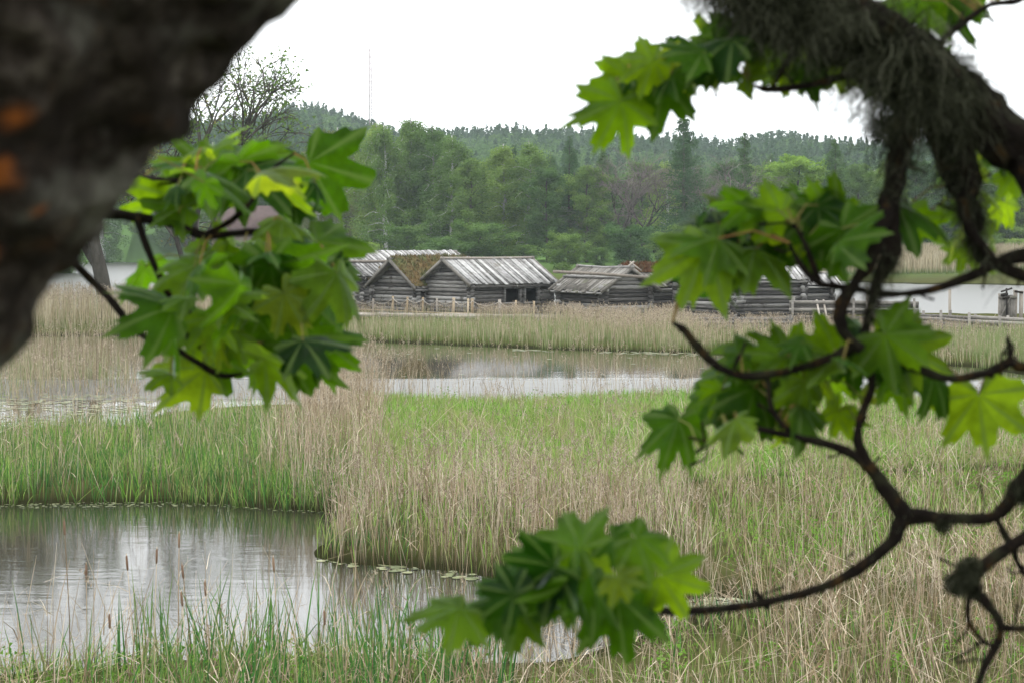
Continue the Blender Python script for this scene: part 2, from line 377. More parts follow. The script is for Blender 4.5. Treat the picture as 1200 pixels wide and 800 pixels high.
def conifer(kind, mat, Ht=22, cr=3.2, seed=0, loose=.4, leaf=.2, gap=.5, per=42):
    global rs; rs = np.random.RandomState(seed); random.seed(seed)
    tk = MB(); lf = MB()
    tk.tube([(0,0,-.6),(0.05,0,Ht*.5),(0,0.04,Ht)], [Ht*.013, Ht*.008, .02], 7)
    z = Ht*.12
    while z < Ht*.985:
        f = z/Ht; nb = rs.randint(4, 7); L0 = cr*(1-f)**.75*(1.0 if f > .25 else .75+f)
        for j in range(nb):
            az = rs.rand()*6.28; L = L0*(.55+.65*rs.rand())+.15
            up = .35*f-.18-.15*rs.rand() if loose < .5 else .35*f+.05*rs.rand()
            q = np.array([0,0,z+rs.rand()*gap]); e = q+np.array([math.cos(az)*L, math.sin(az)*L, L*up])
            mid = (q+e)/2+np.array([0,0,-.06*L]); tk.tube([q, mid, e], [.05*(1-f)+.015,.025,.01], 3, caps=False)
            n_ = int(per*(.35+L)); tt = rs.rand(n_)**.7
            C = q+(e-q)*tt[:,None]; sd_ = rs.normal(size=n_)*.17*L*(1.15-tt)+rs.normal(size=n_)*.1
            C = C+np.column_stack([-math.sin(az)*sd_, math.cos(az)*sd_, -np.abs(rs.normal(size=n_))*(.22+.25*loose)+rs.normal(size=n_)*.08*loose])
            V, F_ = rand_tris(C, leaf); br = rs.rand()*.7
            lf.add(V, F_, np.repeat(np.clip(br+rs.rand(n_)*.35, 0, 1), 3))
        z += gap*(.7+.6*rs.rand())
    root = thing(kind, 'tree', 'tree'); tk.build("trunk", M['bark'], root, True); lf.build("crown", M[mat], root)
    return root
def bare(kind, Ht=16, seed=0, spread=.55, depth=6, thick=.2, leafm=None, nl=0, leaf=.14, lean=(0,0)):
    global rs; rs = np.random.RandomState(seed); random.seed(seed)
    tk = MB(); tw = MB(); tips = []
    def grow(p, d, L, r, lev):
        k = 4; pts = [p]
        for i in range(k):
            d = d+rs.normal(size=3)*(.13 if lev else .05)+np.array([0,0,.05 if lev < 4 else -.04]); d /= np.linalg.norm(d); pts.append(pts[-1]+d*L/k)
        mb_ = tk if lev < 3 else tw
        mb_.tube(pts, np.linspace(r, r*.6, k+1), 7 if lev < 2 else (4 if lev < 4 else 3), caps=False)
        if lev >= depth: tips.extend(pts[1:]); return
        if lev >= depth-2: tips.extend(pts[2:])
        nb = (3 if lev else 4)+(rs.rand() < .4)
        for j in range(nb):
            a = rs.normal(size=3); a -= d*np.dot(a, d); a /= np.linalg.norm(a)
            sp_ = spread*(.5+.8*rs.rand()); dd = d*math.cos(sp_)+a*math.sin(sp_)
            q = pts[-1] if j < 2 else pts[rs.randint(2, k+1)]
            grow(q, dd, L*(.62+.22*rs.rand()), r*((.55 if depth < 6 or thick < .3 else .47)+.1*rs.rand()), lev+1)
    grow(np.array([0,0,-.5]), np.array([lean[0],lean[1],1.]), Ht*.30, thick, 0)
    root = thing(kind, 'tree', 'tree')
    tk.build("trunk", M['bark'], root, True)
    if leafm:
        tp = np.array(tips); C = tp[rs.randint(0, len(tp), nl)]+rs.normal(size=(nl,3))*.22
        V, F_ = rand_tris(C, leaf); tw.build("twigs", M['bark'], root)
        l_ = MB(); l_.add(V, F_, np.repeat(rs.rand(nl), 3)); l_.build("crown", M[leafm], root)
    else: tw.build("crown", M['twig'], root)
    return root
protos = {
 'birch': [broad('birch_tree','birchleaf',20,3.1,s,40,80,.2,.6,'birchbark',base=.06) for s in (1,2,3)],
 'alder': [broad('alder_tree','alderleaf',16,3.6,s,32,90,.22,.2,base=.06) for s in (11,12)],
 'pale':  [broad('birch_tree','paleleaf',20,3.6,21,28,60,.2,.3,'birchbark')],
 'bright':[broad('maple_tree','brightleaf',13,3.8,31,22,90,.25)],
 'spruce':[conifer('spruce_tree','needle',22,3.0,s,.3) for s in (41,42)],
 'larch': [conifer('larch_tree','larch',22,4.0,s,.9,.2,.62,46) for s in (51,52)],
 'bare':  [bare('bare_tree',16,61,.5,6,.2), bare('bare_tree',15,62,.55,6,.18)],
 'bush':  [broad('willow_bush','alderleaf',5,2.6,71,14,90,.2,.1,base=.02), broad('willow_bush','birchleaf',4.5,2.4,72,14,80,.2,.1,base=.02)],
}
PH = {'birch':18.2,'alder':14.6,'pale':18.2,'bright':12.2,'spruce':21.5,'larch':21.5,'bare':14.5,'bush':5}
used = {}
def plant(u, ytop, kind, d, wf=1.0):
    x = (u-600)/FPX*d*1.0; z0 = float(height(np.array([x]), np.array([d]))[0])
    ztop = H+(285-ytop)/FPX*d; ht = max(2.0, ztop-z0); s_ = ht/PH[kind]
    lst = protos[kind]; n_ = used.get(kind, 0); used[kind] = n_+1; p = lst[n_ % len(lst)]
    sx = s_**.6*wf*1.18 if kind != 'bush' else s_*wf
    args = ((x, d, z0-.1), random.uniform(0, 6.28), (sx, sx, s_))
    if n_ < len(lst): r_ = p; r_.location, r_.scale = args[0], args[2]; r_.rotation_euler[2] = args[1]
    else: r_ = dup(p, args[0], args[1], args[2], '')
    return r_, u
random.seed(99)
front = [(-90,150,'alder',250,1.2),(-40,165,'birch',245,1.2),(20,150,'spruce',255,1),(70,170,'alder',255,1.2),(120,175,'birch',390,1.3),(165,180,'alder',400,1.4),(215,180,'alder',395,1.4),(255,170,'birch',380,1.3),(285,185,'alder',330,1.2),
 (318,198,'alder',285,1.1),(345,186,'alder',275,1.1),(373,172,'pale',256,1.1),(403,153,'pale',258,1.2),(430,146,'birch',250,1.1),(456,150,'birch',246,1),(480,141,'birch',250,1.1),(506,149,'birch',246,1.1),
 (528,162,'birch',243,1),(549,190,'alder',240,.9),(566,192,'spruce',262,.9),(592,172,'birch',250,1.15),(616,168,'birch',246,1.15),(641,200,'alder',242,.9),(667,163,'larch',243,.9),(689,198,'alder',240,.9),(706,176,'spruce',248,1.1),
 (728,185,'bare',243,1.2),(752,168,'bare',247,1.5),(800,136,'larch',238,1.1),(836,195,'bare',246,1.2),(871,158,'spruce',252,1.1),(897,190,'birch',256,1),(928,188,'bright',246,1.2),(977,168,'larch',246,1.1),(1008,196,'alder',250,1),
 (1040,188,'birch',256,1),(1073,192,'alder',262,1.1),(1103,176,'spruce',262,1),(1135,185,'birch',262,1.1),(1168,172,'larch',264,1),(1200,190,'alder',262,1.1),(1235,180,'birch',260,1.1),(1270,170,'spruce',262,1),(1310,190,'alder',262,1.1),(1350,180,'birch',262,1.1)]
rows = {'front': [plant(*a) for a in front]}
rows['second'] = []
u = 300
while u < 1400:
    k = random.choice(['birch','alder','alder','spruce','larch','birch','spruce','alder'])
    yt = {'birch':186,'alder':200,'spruce':180,'larch':184}[k]+random.uniform(-8, 22)
    rows['second'].append(plant(u, yt, k, random.uniform(285, 335), 1.15)); u += random.uniform(9, 19)
rows['bushes'] = []
u = 300
while u < 1400:
    if u > 340 or True:
        d = random.uniform(222, 234) if u < 1000 else random.uniform(246, 254)
        rows['bushes'].append(plant(u, random.uniform(262, 292), 'bush', d, random.uniform(1.1, 1.5)))
    u += random.uniform(26, 60)
look = {'birch_tree':'light green drooping birch','alder_tree':'round leafy alder','maple_tree':'bright yellow green young maple','spruce_tree':'dark narrow spruce','larch_tree':'tall airy conifer','bare_tree':'leafless purple grey tree','willow_bush':'low green willow bush'}
where = {'front':'on the far shore','second':'behind the shore trees','bushes':'under the far trees'}
def ordn(i):
    return str(i)+('th' if 10 <= i % 100 <= 20 else {1:'st',2:'nd',3:'rd'}.get(i % 10, 'th'))
for rn, L_ in rows.items():
    cnt = {}
    for o_, uu in sorted(L_, key=lambda q: q[1]):
        nm = o_.name.split('.')[0]; cnt[nm] = cnt.get(nm, 0)+1
        o_['label'] = '%s %s, %s of its kind from left' % (look[nm], where[rn], ordn(cnt[nm]))
        o_['category'] = 'bush' if nm == 'willow_bush' else 'tree'
        o_['group'] = {'front':'trees along the far shore','second':'trees behind the far shore','bushes':'bushes under the far trees'}[rn]
# old trees standing at the left end of the island
old = [bare('old_oak', 22, 81, .52, 6, .55, 'paleleaf', 5200, .17), bare('old_oak', 20, 82, .55, 5, .36, 'paleleaf', 4000, .17), bare('old_oak', 15, 83, .5, 5, .24, 'alderleaf', 4000, .17)]
for o_, (u_, v_, lab) in zip(old, [(127, 376, 'big old tree with thick dark trunk standing among the reeds beside the lake'),
                                  (28, 378, 'old spreading tree half hidden behind the leaning maple trunk'),
                                  (222, 374, 'slimmer tree with fine twigs between the thick trunked one and the huts')]):
    g = G(u_, v_); o_.location = (g[0], g[1], 0); o_['label'] = lab; o_['group'] = 'old trees on the island'
old[2].scale = (1.3, 1.3, 1.25)
# far-off wooded hills: one mass
rs = np.random.RandomState(5)
fk = MB(); fc = MB(); fs = MB()
def far_wood(d0, d1, spacing, tri_n, tri_s, umin=-200, umax=1500):
    d = d0
    while d < d1:
        nx = int((umax-umin)/FPX*d/spacing)
        for i in range(nx):
            dd = d+rs.uniform(0, spacing); X = ((umin-600)/FPX*dd)+(i+rs.rand())*spacing
            U_ = 600+FPX*X/dd
            if U_ < 262 and dd < 420: continue
            Z = float(hgt(X, dd)); con = vn(X, dd) > .60
            con = con if rs.rand() < .8 else not con
            ht = rs.uniform(11, 16); n_ = tri_n
            if con:
                f = rs.rand(n_)**.7; r_ = 2.4*(1-f)**.85*(.75+.5*rs.rand(n_)); zz = 2+f*(ht-1)
            else:
                f = rs.rand(n_); r_ = 3.3*np.sqrt(np.clip(1-(2*f-1)**2, 0, 1))*(.7+.5*rs.rand(n_)); zz = 3.5+f*(ht-6)
            a = rs.rand(n_)*6.283
            C = np.column_stack([X+np.cos(a)*r_, dd+np.sin(a)*r_, Z+zz])
            V, F_ = rand_tris(C, tri_s)
            (fs if con else fc).add(V, F_, np.repeat(np.clip(rs.rand()*.75+rs.rand(n_)*.25, 0, 1), 3))
        d += spacing*.85
HC = {}
gx = np.linspace(-900, 900, 241); gy = np.linspace(330, 1500, 160)
GX, GY = np.meshgrid(gx, gy); GZ = height(GX, GY); GN = vnoise(GX, GY, 60, 8)*.6+vnoise(GX, GY, 23, 9)*.4
def _bil(A, X, Y):
    i = np.clip((X-gx[0])/(gx[1]-gx[0]), 0, 239.99); j = np.clip((Y-gy[0])/(gy[1]-gy[0]), 0, 158.99)
    a, c_ = int(i), int(j); fi, fj = i-a, j-c_
    return (A[c_,a]*(1-fi)+A[c_,a+1]*fi)*(1-fj)+(A[c_+1,a]*(1-fi)+A[c_+1,a+1]*fi)*fj
hgt = lambda X, Y: _bil(GZ, X, Y); vn = lambda X, Y: _bil(GN, X, Y)
far_wood(365, 560, 5.6, 170, .85)
far_wood(560, 760, 6.6, 110, 1.05)
far_wood(760, 960, 6.0, 100, 1.15)
fs.build("conifer_woods", leafmat("far_conifers", [(.035,.075,.035), (.05,.10,.045), (.07,.125,.05)], .2), kind='stuff', label='dark conifers massed over the far hills', category='woods')
fc.build("leafy_woods", leafmat("far_leafy", [(.06,.12,.035), (.085,.16,.045), (.12,.195,.06)], .3), kind='stuff', label='light green broadleaf woods massed over the far hills', category='woods')
# ------------------------------------------------------------------ radio mast on the hill
d = 820.; x0 = (435-600)/FPX*d; z0 = float(hgt(x0, d)); zt = H+(285-60)/FPX*d; q = MB(); r3 = []
for k in range(3):
    a = k*2.094; r3.append((math.cos(a)*.9, math.sin(a)*.9)); q.tube([(r3[-1][0], r3[-1][1], 0), (r3[-1][0]*.6, r3[-1][1]*.6, zt-z0)], .17, 4)
zz = 0.; k = 0
while zz < zt-z0-3:
    s1 = 1-.4*zz/(zt-z0)
    for a, c_ in ((0,1),(1,2),(2,0)): q.tube([(r3[a][0]*s1, r3[a][1]*s1, zz), (r3[c_][0]*s1, r3[c_][1]*s1, zz+3)], .09, 3)
    zz += 3
mt = thing('radio_mast', 'thin pale lattice radio mast rising from the wooded hill', 'mast', (x0, d, z0))
mm, t, o = nodes("mast_metal"); pb = t.nodes.new("ShaderNodeBsdfPrincipled"); pb.inputs["Base Color"].default_value = (.20,.13,.13,1); pb.inputs["Roughness"].default_value = .5; t.links.new(pb.outputs[0], o.inputs[0]); M['metal'] = mm
q.build('lattice', mm, mt)
q = MB(); q.tube([(0,0,zt-z0-1),(0,0,zt-z0+5)], .07, 5); q.build('antenna', mm, mt)
# ------------------------------------------------------------------ house on the far shore
d = 238.; xc = (296-600)/FPX*d; zg = float(height(np.array([xc]), np.array([d]))[0])
hs = thing('house', 'dark red brown roofed house behind the left leaves, far shore', 'house', (xc, d, zg), R(-6))
m, t, o = nodes("house_shingles"); br = t.nodes.new("ShaderNodeTexBrick"); br.inputs["Scale"].default_value = 1.0
br.inputs["Color1"].default_value = (.04,.022,.019,1); br.inputs["Color2"].default_value = (.065,.036,.032,1); br.inputs["Mortar"].default_value = (.06,.035,.03,1)
br.inputs["Brick Width"].default_value = .5; br.inputs["Row Height"].default_value = .3
t.links.new(pos(t, (1,1,1), True), br.inputs["Vector"]); pb = t.nodes.new("ShaderNodeBsdfPrincipled"); pb.inputs["Roughness"].default_value = .9
cc = mixc(t, .45, br.outputs[0], ramp(t, [(.035,.022,.018), (.11,.075,.07)], noise_n(t, 4, 5, pos(t, (1,1,1), True)))); t.links.new(cc, pb.inputs[0]); t.links.new(pb.outputs[0], o.inputs[0]); M['shingle'] = m
m, t, o = nodes("house_wall"); pb = t.nodes.new("ShaderNodeBsdfPrincipled"); t.links.new(ramp(t, [(.10,.08,.06), (.17,.14,.10)], noise_n(t, 3, 4, pos(t, (.5,.5,8), True))), pb.inputs[0]); t.links.new(pb.outputs[0], o.inputs[0]); M['hwall'] = m
m, t, o = nodes("red_brick"); pb = t.nodes.new("ShaderNodeBsdfPrincipled"); t.links.new(ramp(t, [(.2,.05,.035), (.34,.1,.07)], noise_n(t, 9, 4, pos(t, (1,1,3), True))), pb.inputs[0]); t.links.new(pb.outputs[0], o.inputs[0]); M['brick'] = m
m, t, o = nodes("window_glass"); pb = t.nodes.new("ShaderNodeBsdfPrincipled"); pb.inputs[0].default_value = (.02,.025,.03,1); pb.inputs["Roughness"].default_value = .08; t.links.new(pb.outputs[0], o.inputs[0]); M['glass'] = m
ze = H+(285-271)/FPX*d-zg; zr = H+(285-242)/FPX*d-zg
q = MB(); q.box((0,0,ze/2-.5), (9.6, 6.6, ze+1)); q.add([[-4.8,-3.3,ze],[4.8,-3.3,ze],[4.8,3.3,ze],[-4.8,3.3,ze],[-4.8,0,zr-.15],[4.8,0,zr-.15]], [[0,1,5,4],[2,3,4,5]]); q.add([[-4.8,-3.3,ze],[-4.8,3.3,ze],[-4.8,0,zr-.15],[4.8,-3.3,ze],[4.8,3.3,ze],[4.8,0,zr-.15]], [[0,2,1],[3,4,5]]); q.build('wall', M['hwall'], hs)
q = MB()
for s_ in (-1, 1): q.beam((0, s_*3.9, ze-.42), (0, -s_*.05, zr), 10.4, .16, rnd=.5)
rf = q.build('roof', M['shingle'], hs)
q = MB(); q.box((-.2,.4,zr+.25), (.9,.7,1.5)); q.box((-.2,.4,zr+1.03), (1.05,.85,.12)); q.build('chimney', M['brick'], rf)
for x_ in (-3.2, -.9, 1.4, 3.5):
    q = MB()
    for bx_ in ((x_-.5,0),(x_+.5,0)): q.box((bx_[0], -3.34, 1.7), (.1,.1,1.4))
    for zz in (1.0, 2.4): q.box((x_, -3.345, zz), (1.1,.1,.1))
    f_ = q.build('window', M['hwall'], hs); q = MB(); q.box((x_,-3.31,1.7), (.9,.05,1.3)); q.build('pane', M['glass'], f_)
# ------------------------------------------------------------------ log huts
def hut(label, corner, phi, W, L, wall_h, rise, windows=(), door=None, roof='roof', over=.35, near='-', boards=.27, ext=.3, sag=0.0, midpole=False, seed=0, comb=False, turf_y=1.0):
    """ridge along local x; corner = ground point of the near corner (-L/2, -/+W/2)"""
    random.seed(seed)
    ph = R(phi); c_, s_ = math.cos(ph), math.sin(ph); ly = -W/2 if near == '-' else W/2
    ox = corner[0]-(c_*(-L/2)-s_*ly); oy = corner[1]-(s_*(-L/2)+c_*ly)
    rt = thing('log_hut', label, 'hut', (ox, oy, .05), ph, 'log huts of the island village')
    rad = .125; step = .235; n_ = int(round(wall_h/step))
    q = MB()
    def log(a, b_, z, axis, fixed):
        z += random.uniform(-.012, .012); r_ = rad*random.uniform(.92, 1.08); e = [random.uniform(-.06,.08) for _ in range(2)]
        a -= e[0]; b_ += e[1]; k = 5; tt = np.linspace(a, b_, k); w1 = np.random.RandomState(int(abs(z*977+fixed*31))+3).normal(size=k)*.012
        pts = [(x_, fixed+w1[i], z) if axis == 0 else (fixed+w1[i], x_, z) for i, x_ in enumerate(tt)]
        q.tube(pts, r_, 9)
    for i in range(n_):
        for y0 in (-W/2, W/2):
            z = rad+i*step
            segs = [(-L/2-ext, L/2+ext)]
            for (wx, ww, wz, wh) in windows:
                if y0 < 0 and wz-.06 < z < wz+wh+.02:
                    new = []
                    for a, b_ in segs:
                        if wx-ww/2 > a and wx+ww/2 < b_: new += [(a, wx-ww/2-.05), (wx+ww/2+.05, b_)]
                        else: new.append((a, b_))
                    segs = new
            for a, b_ in segs: log(a, b_, z, 0, y0)
        for x0_ in (-L/2, L/2):
            z = rad+i*step+step/2; segs = [(-W/2-ext, W/2+ext)]
            if door and x0_ < 0 and z < door[2]: segs = [(-W/2-ext, door[0]-door[1]/2), (door[0]+door[1]/2, W/2+ext)]
            for a, b_ in segs: log(a, b_, z, 1, x0_)
    top = rad+n_*step; z = top
    while z < top+rise-.28:
        hw = (W/2)*(1-(z+step/2+rad*1.3-top)/rise)-.05
        if hw < .1: break
        for x0_ in (-L/2, L/2): log(-hw, hw, z+step/2, 1, x0_)
        z += step
    q.build('wall', M['log'], rt, True)
    # near-black box painting the shade indoors and closing the chinks, plus floor
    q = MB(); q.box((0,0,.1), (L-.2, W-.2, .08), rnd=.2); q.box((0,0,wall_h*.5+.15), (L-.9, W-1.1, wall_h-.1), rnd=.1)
    q.build('floor_and_shade_box', M['roomshade'], rt)
    zr = top+rise; mat = M[{'roof':'roof','dark':'darkroof','turf':'darkroof','turfred':'darkroof'}[roof]]
    slope = rise/(W/2); yo = W/2+over; zo = zr-slope*yo
    rf = MB(); Lr = L/2+ext+.18
    def slp(y): return zr-slope*abs(y)
    for sg in (-1, 1):
        nrm = np.array([0, sg*slope, 1.]); nrm /= np.linalg.norm(nrm)
        rf.beam((0, sg*.02, zr-.05), (0, sg*(yo-.12), slp(yo-.12)-.05), 2*Lr-.1, .05, up=nrm, rnd=.1)
        x = -Lr
        while x < Lr:
            bw = boards*random.uniform(.75, 1.2); lift = random.uniform(.0, .03)+.012
            e0 = random.uniform(-.05, .10) if roof in ('roof',) else random.uniform(-.02, .05)
            e1 = random.gauss(0, .06)
            if comb: e0 = random.uniform(.22, .34) if sg < 0 else 0
            sk = random.gauss(0, .045)
            a = np.array([x+bw/2, -sg*e0*1.2, slp(0)+slope*e0*1.2*.9]); b_ = np.array([x+bw/2+sk, sg*(yo+e1), slp(yo+e1)-sag*(1-(x/Lr)**2)])
            rf.beam(a+nrm*lift, b_+nrm*lift, bw*(.74 if comb else .82), .035, up=nrm, rnd=random.random()); x += bw
    ro = rf.build('roof', mat, rt)
    q = MB()
    if not comb: q.tube([(-Lr-.15,0,zr+.10),(0,.02,zr+.08-sag*.5),(Lr+.15,0,zr+.10)], .075, 8)
    if midpole:
        for sg in (-1, 1): q.tube([(-Lr-.3, sg*yo*midpole, slp(yo*midpole)+.13), (Lr+.1, sg*yo*midpole, slp(yo*midpole)+.12)], .08, 8)
    q.build('ridge_pole', M['pole'] if roof == 'roof' else M['log'], ro)
    for x_ in (-Lr-.03, Lr+.03):
        for sg in (-1, 1):
            q = MB(); q.beam((x_+sg*.004, -sg*.16, zr+.16*slope*.6+.06), (x_+sg*.004, sg*(yo+.06), slp(yo+.06)-.02), .06, .19, up=(0, sg*slope, 1), rnd=.6); q.build('bargeboard', M['darkroof'], rt)
    q = MB()
    for sg in (-1, 1):
        q.tube([(-Lr+.05, sg*(yo-.02), slp(yo)-.13), (Lr-.05, sg*(yo-.02), slp(yo)-.13)], .06, 7)
        x = -Lr+.6
        while x < Lr-.3: q.tube([(x, sg*(yo-.4), slp(yo-.4)-.16), (x+.03, sg*(yo+.05), slp(yo)-.24), (x+.03, sg*(yo+.14), slp(yo)-.08)], .03, 5); x += 1.45
    q.build('eave_pole', M['log'], rt)
    for (wx, ww, wz, wh) in windows:
        q = MB()
        for sx in (-1, 1): q.box((wx+sx*(ww/2), -W/2-.02, wz+wh/2), (.1, .3, wh+.12), rnd=.55)
        for z_ in (wz-.03, wz+wh+.03): q.box((wx, -W/2-.025, z_), (ww+.22, .31, .1), rnd=.6)
        q.build('window', M['log'], rt)
    if door:
        q = MB()
        for sx in (-1, 1): q.box((-L/2, door[0]+sx*door[1]/2, door[2]/2), (.3, .1, door[2]), rnd=.5)
        q.box((-L/2-.01, door[0], door[2]+.03), (.31, door[1]+.3, .12), rnd=.6); q.build('door_frame', M['log'], rt)
    if roof.startswith('turf'):
        q = MB()
        for sg in (-1, 1):
            nx, ny = 60, 24; V = []
            for i in range(nx+1):
                for j in range(ny+1):
                    X_ = -Lr+.1+(2*Lr-.2)*i/nx; Y_ = (yo-.05)*j/ny*(turf_y if sg < 0 else 1)
                    e = min(i, nx-i, 3)/3*min(1, (ny-j)/2+.15)
                    hh = .07+.15*e*(.55+.9*float(vnoise(np.array([X_*2]), np.array([Y_*2+sg*9]), .8, seed)[0]))
                    V.append((X_, sg*Y_, slp(Y_)+hh))
            F_ = [[i*(ny+1)+j, (i+1)*(ny+1)+j, (i+1)*(ny+1)+j+1, i*(ny+1)+j+1] for i in range(nx) for j in range(ny)]
            V = np.array(V); q.add(V, F_, vnoise(V[:,0]*3, V[:,1]*3, .5, 3))
            k = 2600; sel = V[rs.randint(0, len(V), k)]+rs.normal(size=(k,3))*[.08,.08,.01]
            tp = sel+np.column_stack([rs.normal(size=(k,2))*.05, .08+.14*rs.rand(k)]); sd2 = np.column_stack([rs.normal(size=(k,2))*.03, np.zeros(k)])
            q.add(np.stack([sel-sd2, sel+sd2, tp], 1).reshape(-1,3), np.arange(3*k).reshape(-1,3), np.repeat(rs.rand(k), 3))
        q.build('turf', M[roof], ro)
    return rt
def gc(u, v): return G(u, v, .05)
hut('long grey board roofed log hut behind the mossy roofed one, ridge boards crossing', gc(432, 371.5)+np.array([-1.2,7.5,0]), 40, 5.4, 9.5, 2.38, 1.3, roof='roof', midpole=.45, seed=1, boards=.31, comb=True)
hut('small log hut with mossy turf roof and steep open gable', gc(489, 372), 43, 4.1, 5.4, 1.9, 1.42, roof='turf', seed=2)
hut('long log hut with pale board roof and two dark square windows', gc(552, 374.5), 40, 4.35, 6.15, 2.2, 1.22, ext=.22, windows=((.0,1.22,.92,.85),(1.5,1.08,.92,.85)), roof='roof', seed=3, over=.38)
hut('low log hut with sagging old board roof, plain gable facing the pond', gc(708, 375.5), 121, 3.15, 4.6, 1.88, .98, roof='dark', near='+', over=.5, sag=.12, midpole=.5, seed=4)
hut('log hut with dry reddish turf roof behind the sagging one', gc(757, 371), 32, 4.0, 5.2, 1.95, .95, roof='turfred', seed=5, over=.5, turf_y=.33)
hut('small log hut half hidden behind the hanging maple leaves', gc(850, 376), 33, 4.4, 3.6, 2.0, 1.15, roof='dark', seed=6)
hut('big log hut at the right end with bare log side and board roof', gc(858, 375.5), 14, 4.4, 4.3, 2.25, 1.1, roof='roof', seed=7, over=.3)
hut('narrow log shed with a pale board roof beside the lake, right end of the huts', gc(941, 371), 8, 3.0, 1.7, 1.95, .55, roof='roof', seed=8, over=.3)
# crossed poles on the low roof
q = MB(); a = P(741, 309, 99.5)
q.tube([a+[-.55,-.3,-.42], a+[.1,0,.12]], .06, 7); q.tube([a+[.5,-.28,-.42], a+[-.14,.05,.10]], .06, 7)
q.build('crossed_poles', M['pole'], None, True, label='two crossed poles lashed over the gable of the low sagging hut', category='poles')
q = MB(); q.tube([P(648,318.5,95.0), P(700,321,95.2), P(760,325.5,95.6)], .085, 8)
q.build('roof_pole', M['pole'], None, True, label='long pale pole lying across the low sagging roof', category='pole')
# boardwalk in front of the huts
bw = thing('boardwalk', 'grey log boardwalk on the shore before the huts', 'boardwalk', (0,0,0))
q = MB(); A_ = G(380,377.5); B_ = G(700,382)
for k in range(5):
    off = np.array([0, k*.34, .42+.02*(k % 2)]); n_ = 5
    for i in range(n_):
        a = A_+(B_-A_)*(i/n_)+off; b_ = A_+(B_-A_)*((i+.97)/n_)+off; q.tube([a, (a+b_)/2+[0,0,random.uniform(-.04,.04)], b_], random.uniform(.08,.11), 8)
q.build('log_deck', M['pole'], bw, True)
q = MB()
for i in range(12):
    a = A_+(B_-A_)*(i+.5)/12; q.tube([a+[0,.1,-.4], a+[0,.1,.38]], .09, 7); q.tube([a+[0,-.15,.30], a+[0,1.7,.30]], .07, 7)
q.build('support', M['log'], bw, True)
# stake fence with rail and rope
sf = thing('stake_fence', 'low fence of fresh pale stakes with a rail and sagging rope', 'fence', (0,0,0))
sx = [(395,371,345),(413,371,346),(437,372,350),(460,372,347),(477,373,348),(495,373,348.5),(512,374,349.5),(531,374,349),(548,375.5,350),(553.5,375,350),(586,375,351),(604,376,352),(626,377,353)]
tops = []
for i, (u_, v0, v1) in enumerate(sx):
    a = G(u_, v0+3); dd = a[1]; tp = P(u_+random.uniform(-.8,.8), v1, dd); a[2] = -.1; q = MB(); q.tube([a, tp], .062+.02*(i in (7,9,10)), 8)
    q.build('stake', M['stake'] if i % 4 != 2 else M['pole'], sf); tops.append(tp)
q = MB()
for i in range(0, len(tops)-1, 3):
    j = min(i+3, len(tops)-1); a = tops[i]-[0,.09,.86]; b_ = tops[j]-[0,.09,.84]; q.tube([a, b_], .035, 7)
q.build('rail', M['stake'], sf)
q = MB()
for a, b_ in zip(tops[1:-2], tops[2:-1]):
    L_ = np.linalg.norm(b_-a); pts = [a+(b_-a)*s_+np.array([0,-.07,-.12-.55*min(1,L_/1.2)*.5*(1-(2*s_-1)**2)]) for s_ in np.linspace(0,1,9)]; q.tube(pts, .022, 5)
q.build('rope', M['rope'], sf)
# log palisade walls
def logwall(label, pts, n_, rad, posts_every=1.6, seed=0, posttop=.25, zb=0.05):
    random.seed(seed); r_ = thing('log_wall', label, 'log wall', (0,0,0), group='horizontal log walls'); q = MB(); pq = []
    for a, b_, h0, h1 in pts:
        L_ = np.linalg.norm(b_-a); k = max(1, int(L_/3.6)); dr = (b_-a)/L_; nn = np.array([-dr[1], dr[0], 0])
        for i in range(k):
            for j in range(n_):
                s0, s1 = i/k-.03, (i+1)/k+.03; f = (j+.5)/n_
                p0 = a+(b_-a)*s0+[0,0,zb+f*h0+random.uniform(-.03,.03)]; p1 = a+(b_-a)*s1+[0,0,zb+f*h1+random.uniform(-.03,.03)]
                o_ = nn*(.10*((i+j) % 2)); q.tube([p0+o_, (p0+p1)/2+o_+[0,0,random.uniform(-.03,.03)], p1+o_], rad*random.uniform(.85,1.15), 8)
        m_ = int(L_/posts_every)
        for i in range(m_+1):
            p = a+(b_-a)*(i/max(1,m_)); h = h0+(h1-h0)*i/max(1,m_)
            for sg in (-1, 1):
                t_ = MB(); t_.tube([p+nn*sg*.26+[0,0,-.3], p+nn*sg*.24+[random.uniform(-.08,.08),0,h+posttop*random.uniform(.3,1.2)]], .07, 7); pq.append(t_)
    q.build('log_stack', M['wallpole'], r_, True)
    for t_ in pq: t_.build('post', M['wallpole'], r_)
    return r_
a, b_ = G(929, 383), G(1072, 384)
logwall('higher stacked log wall beside the right end hut', [(a, b_, 1.35, 1.35)], 7, .10, 2.2, 4)
logwall('long low stacked log wall along the right shore', [(G(1076,391), G(1140,395), .95, .95), (G(1140,395), G(1290,402), .95, .9)], 6, .09, 1.5, 5)
logwall('low log edging in front of the leaf hidden huts', [(G(800,388), G(925,390), .62, .7)], 4, .09, 2.0, 6)
# leaning props against the higher wall
q = MB()
for u_ in (957, 965): q.tube([G(u_+5, 385)+[0,-.3,0], P(u_, 352, 92.0)], .06, 7)
q.build('leaning_poles', M['pole'], None, label='two grey poles leaning on the higher log wall', category='poles')
for u_, v0, v1, lab in ((1113, 389, 339, 'tall thin pole standing before the open lake, right of the log wall'), (1016.5, 384, 336, 'thin pole behind the higher log wall near the hanging branch')):
    a = G(u_, v0); q = MB(); q.tube([a+[0,0,-.5], P(u_, v1, a[1])], .075, 7); q.build('pole', M['pole'], None, label=lab, category='pole')
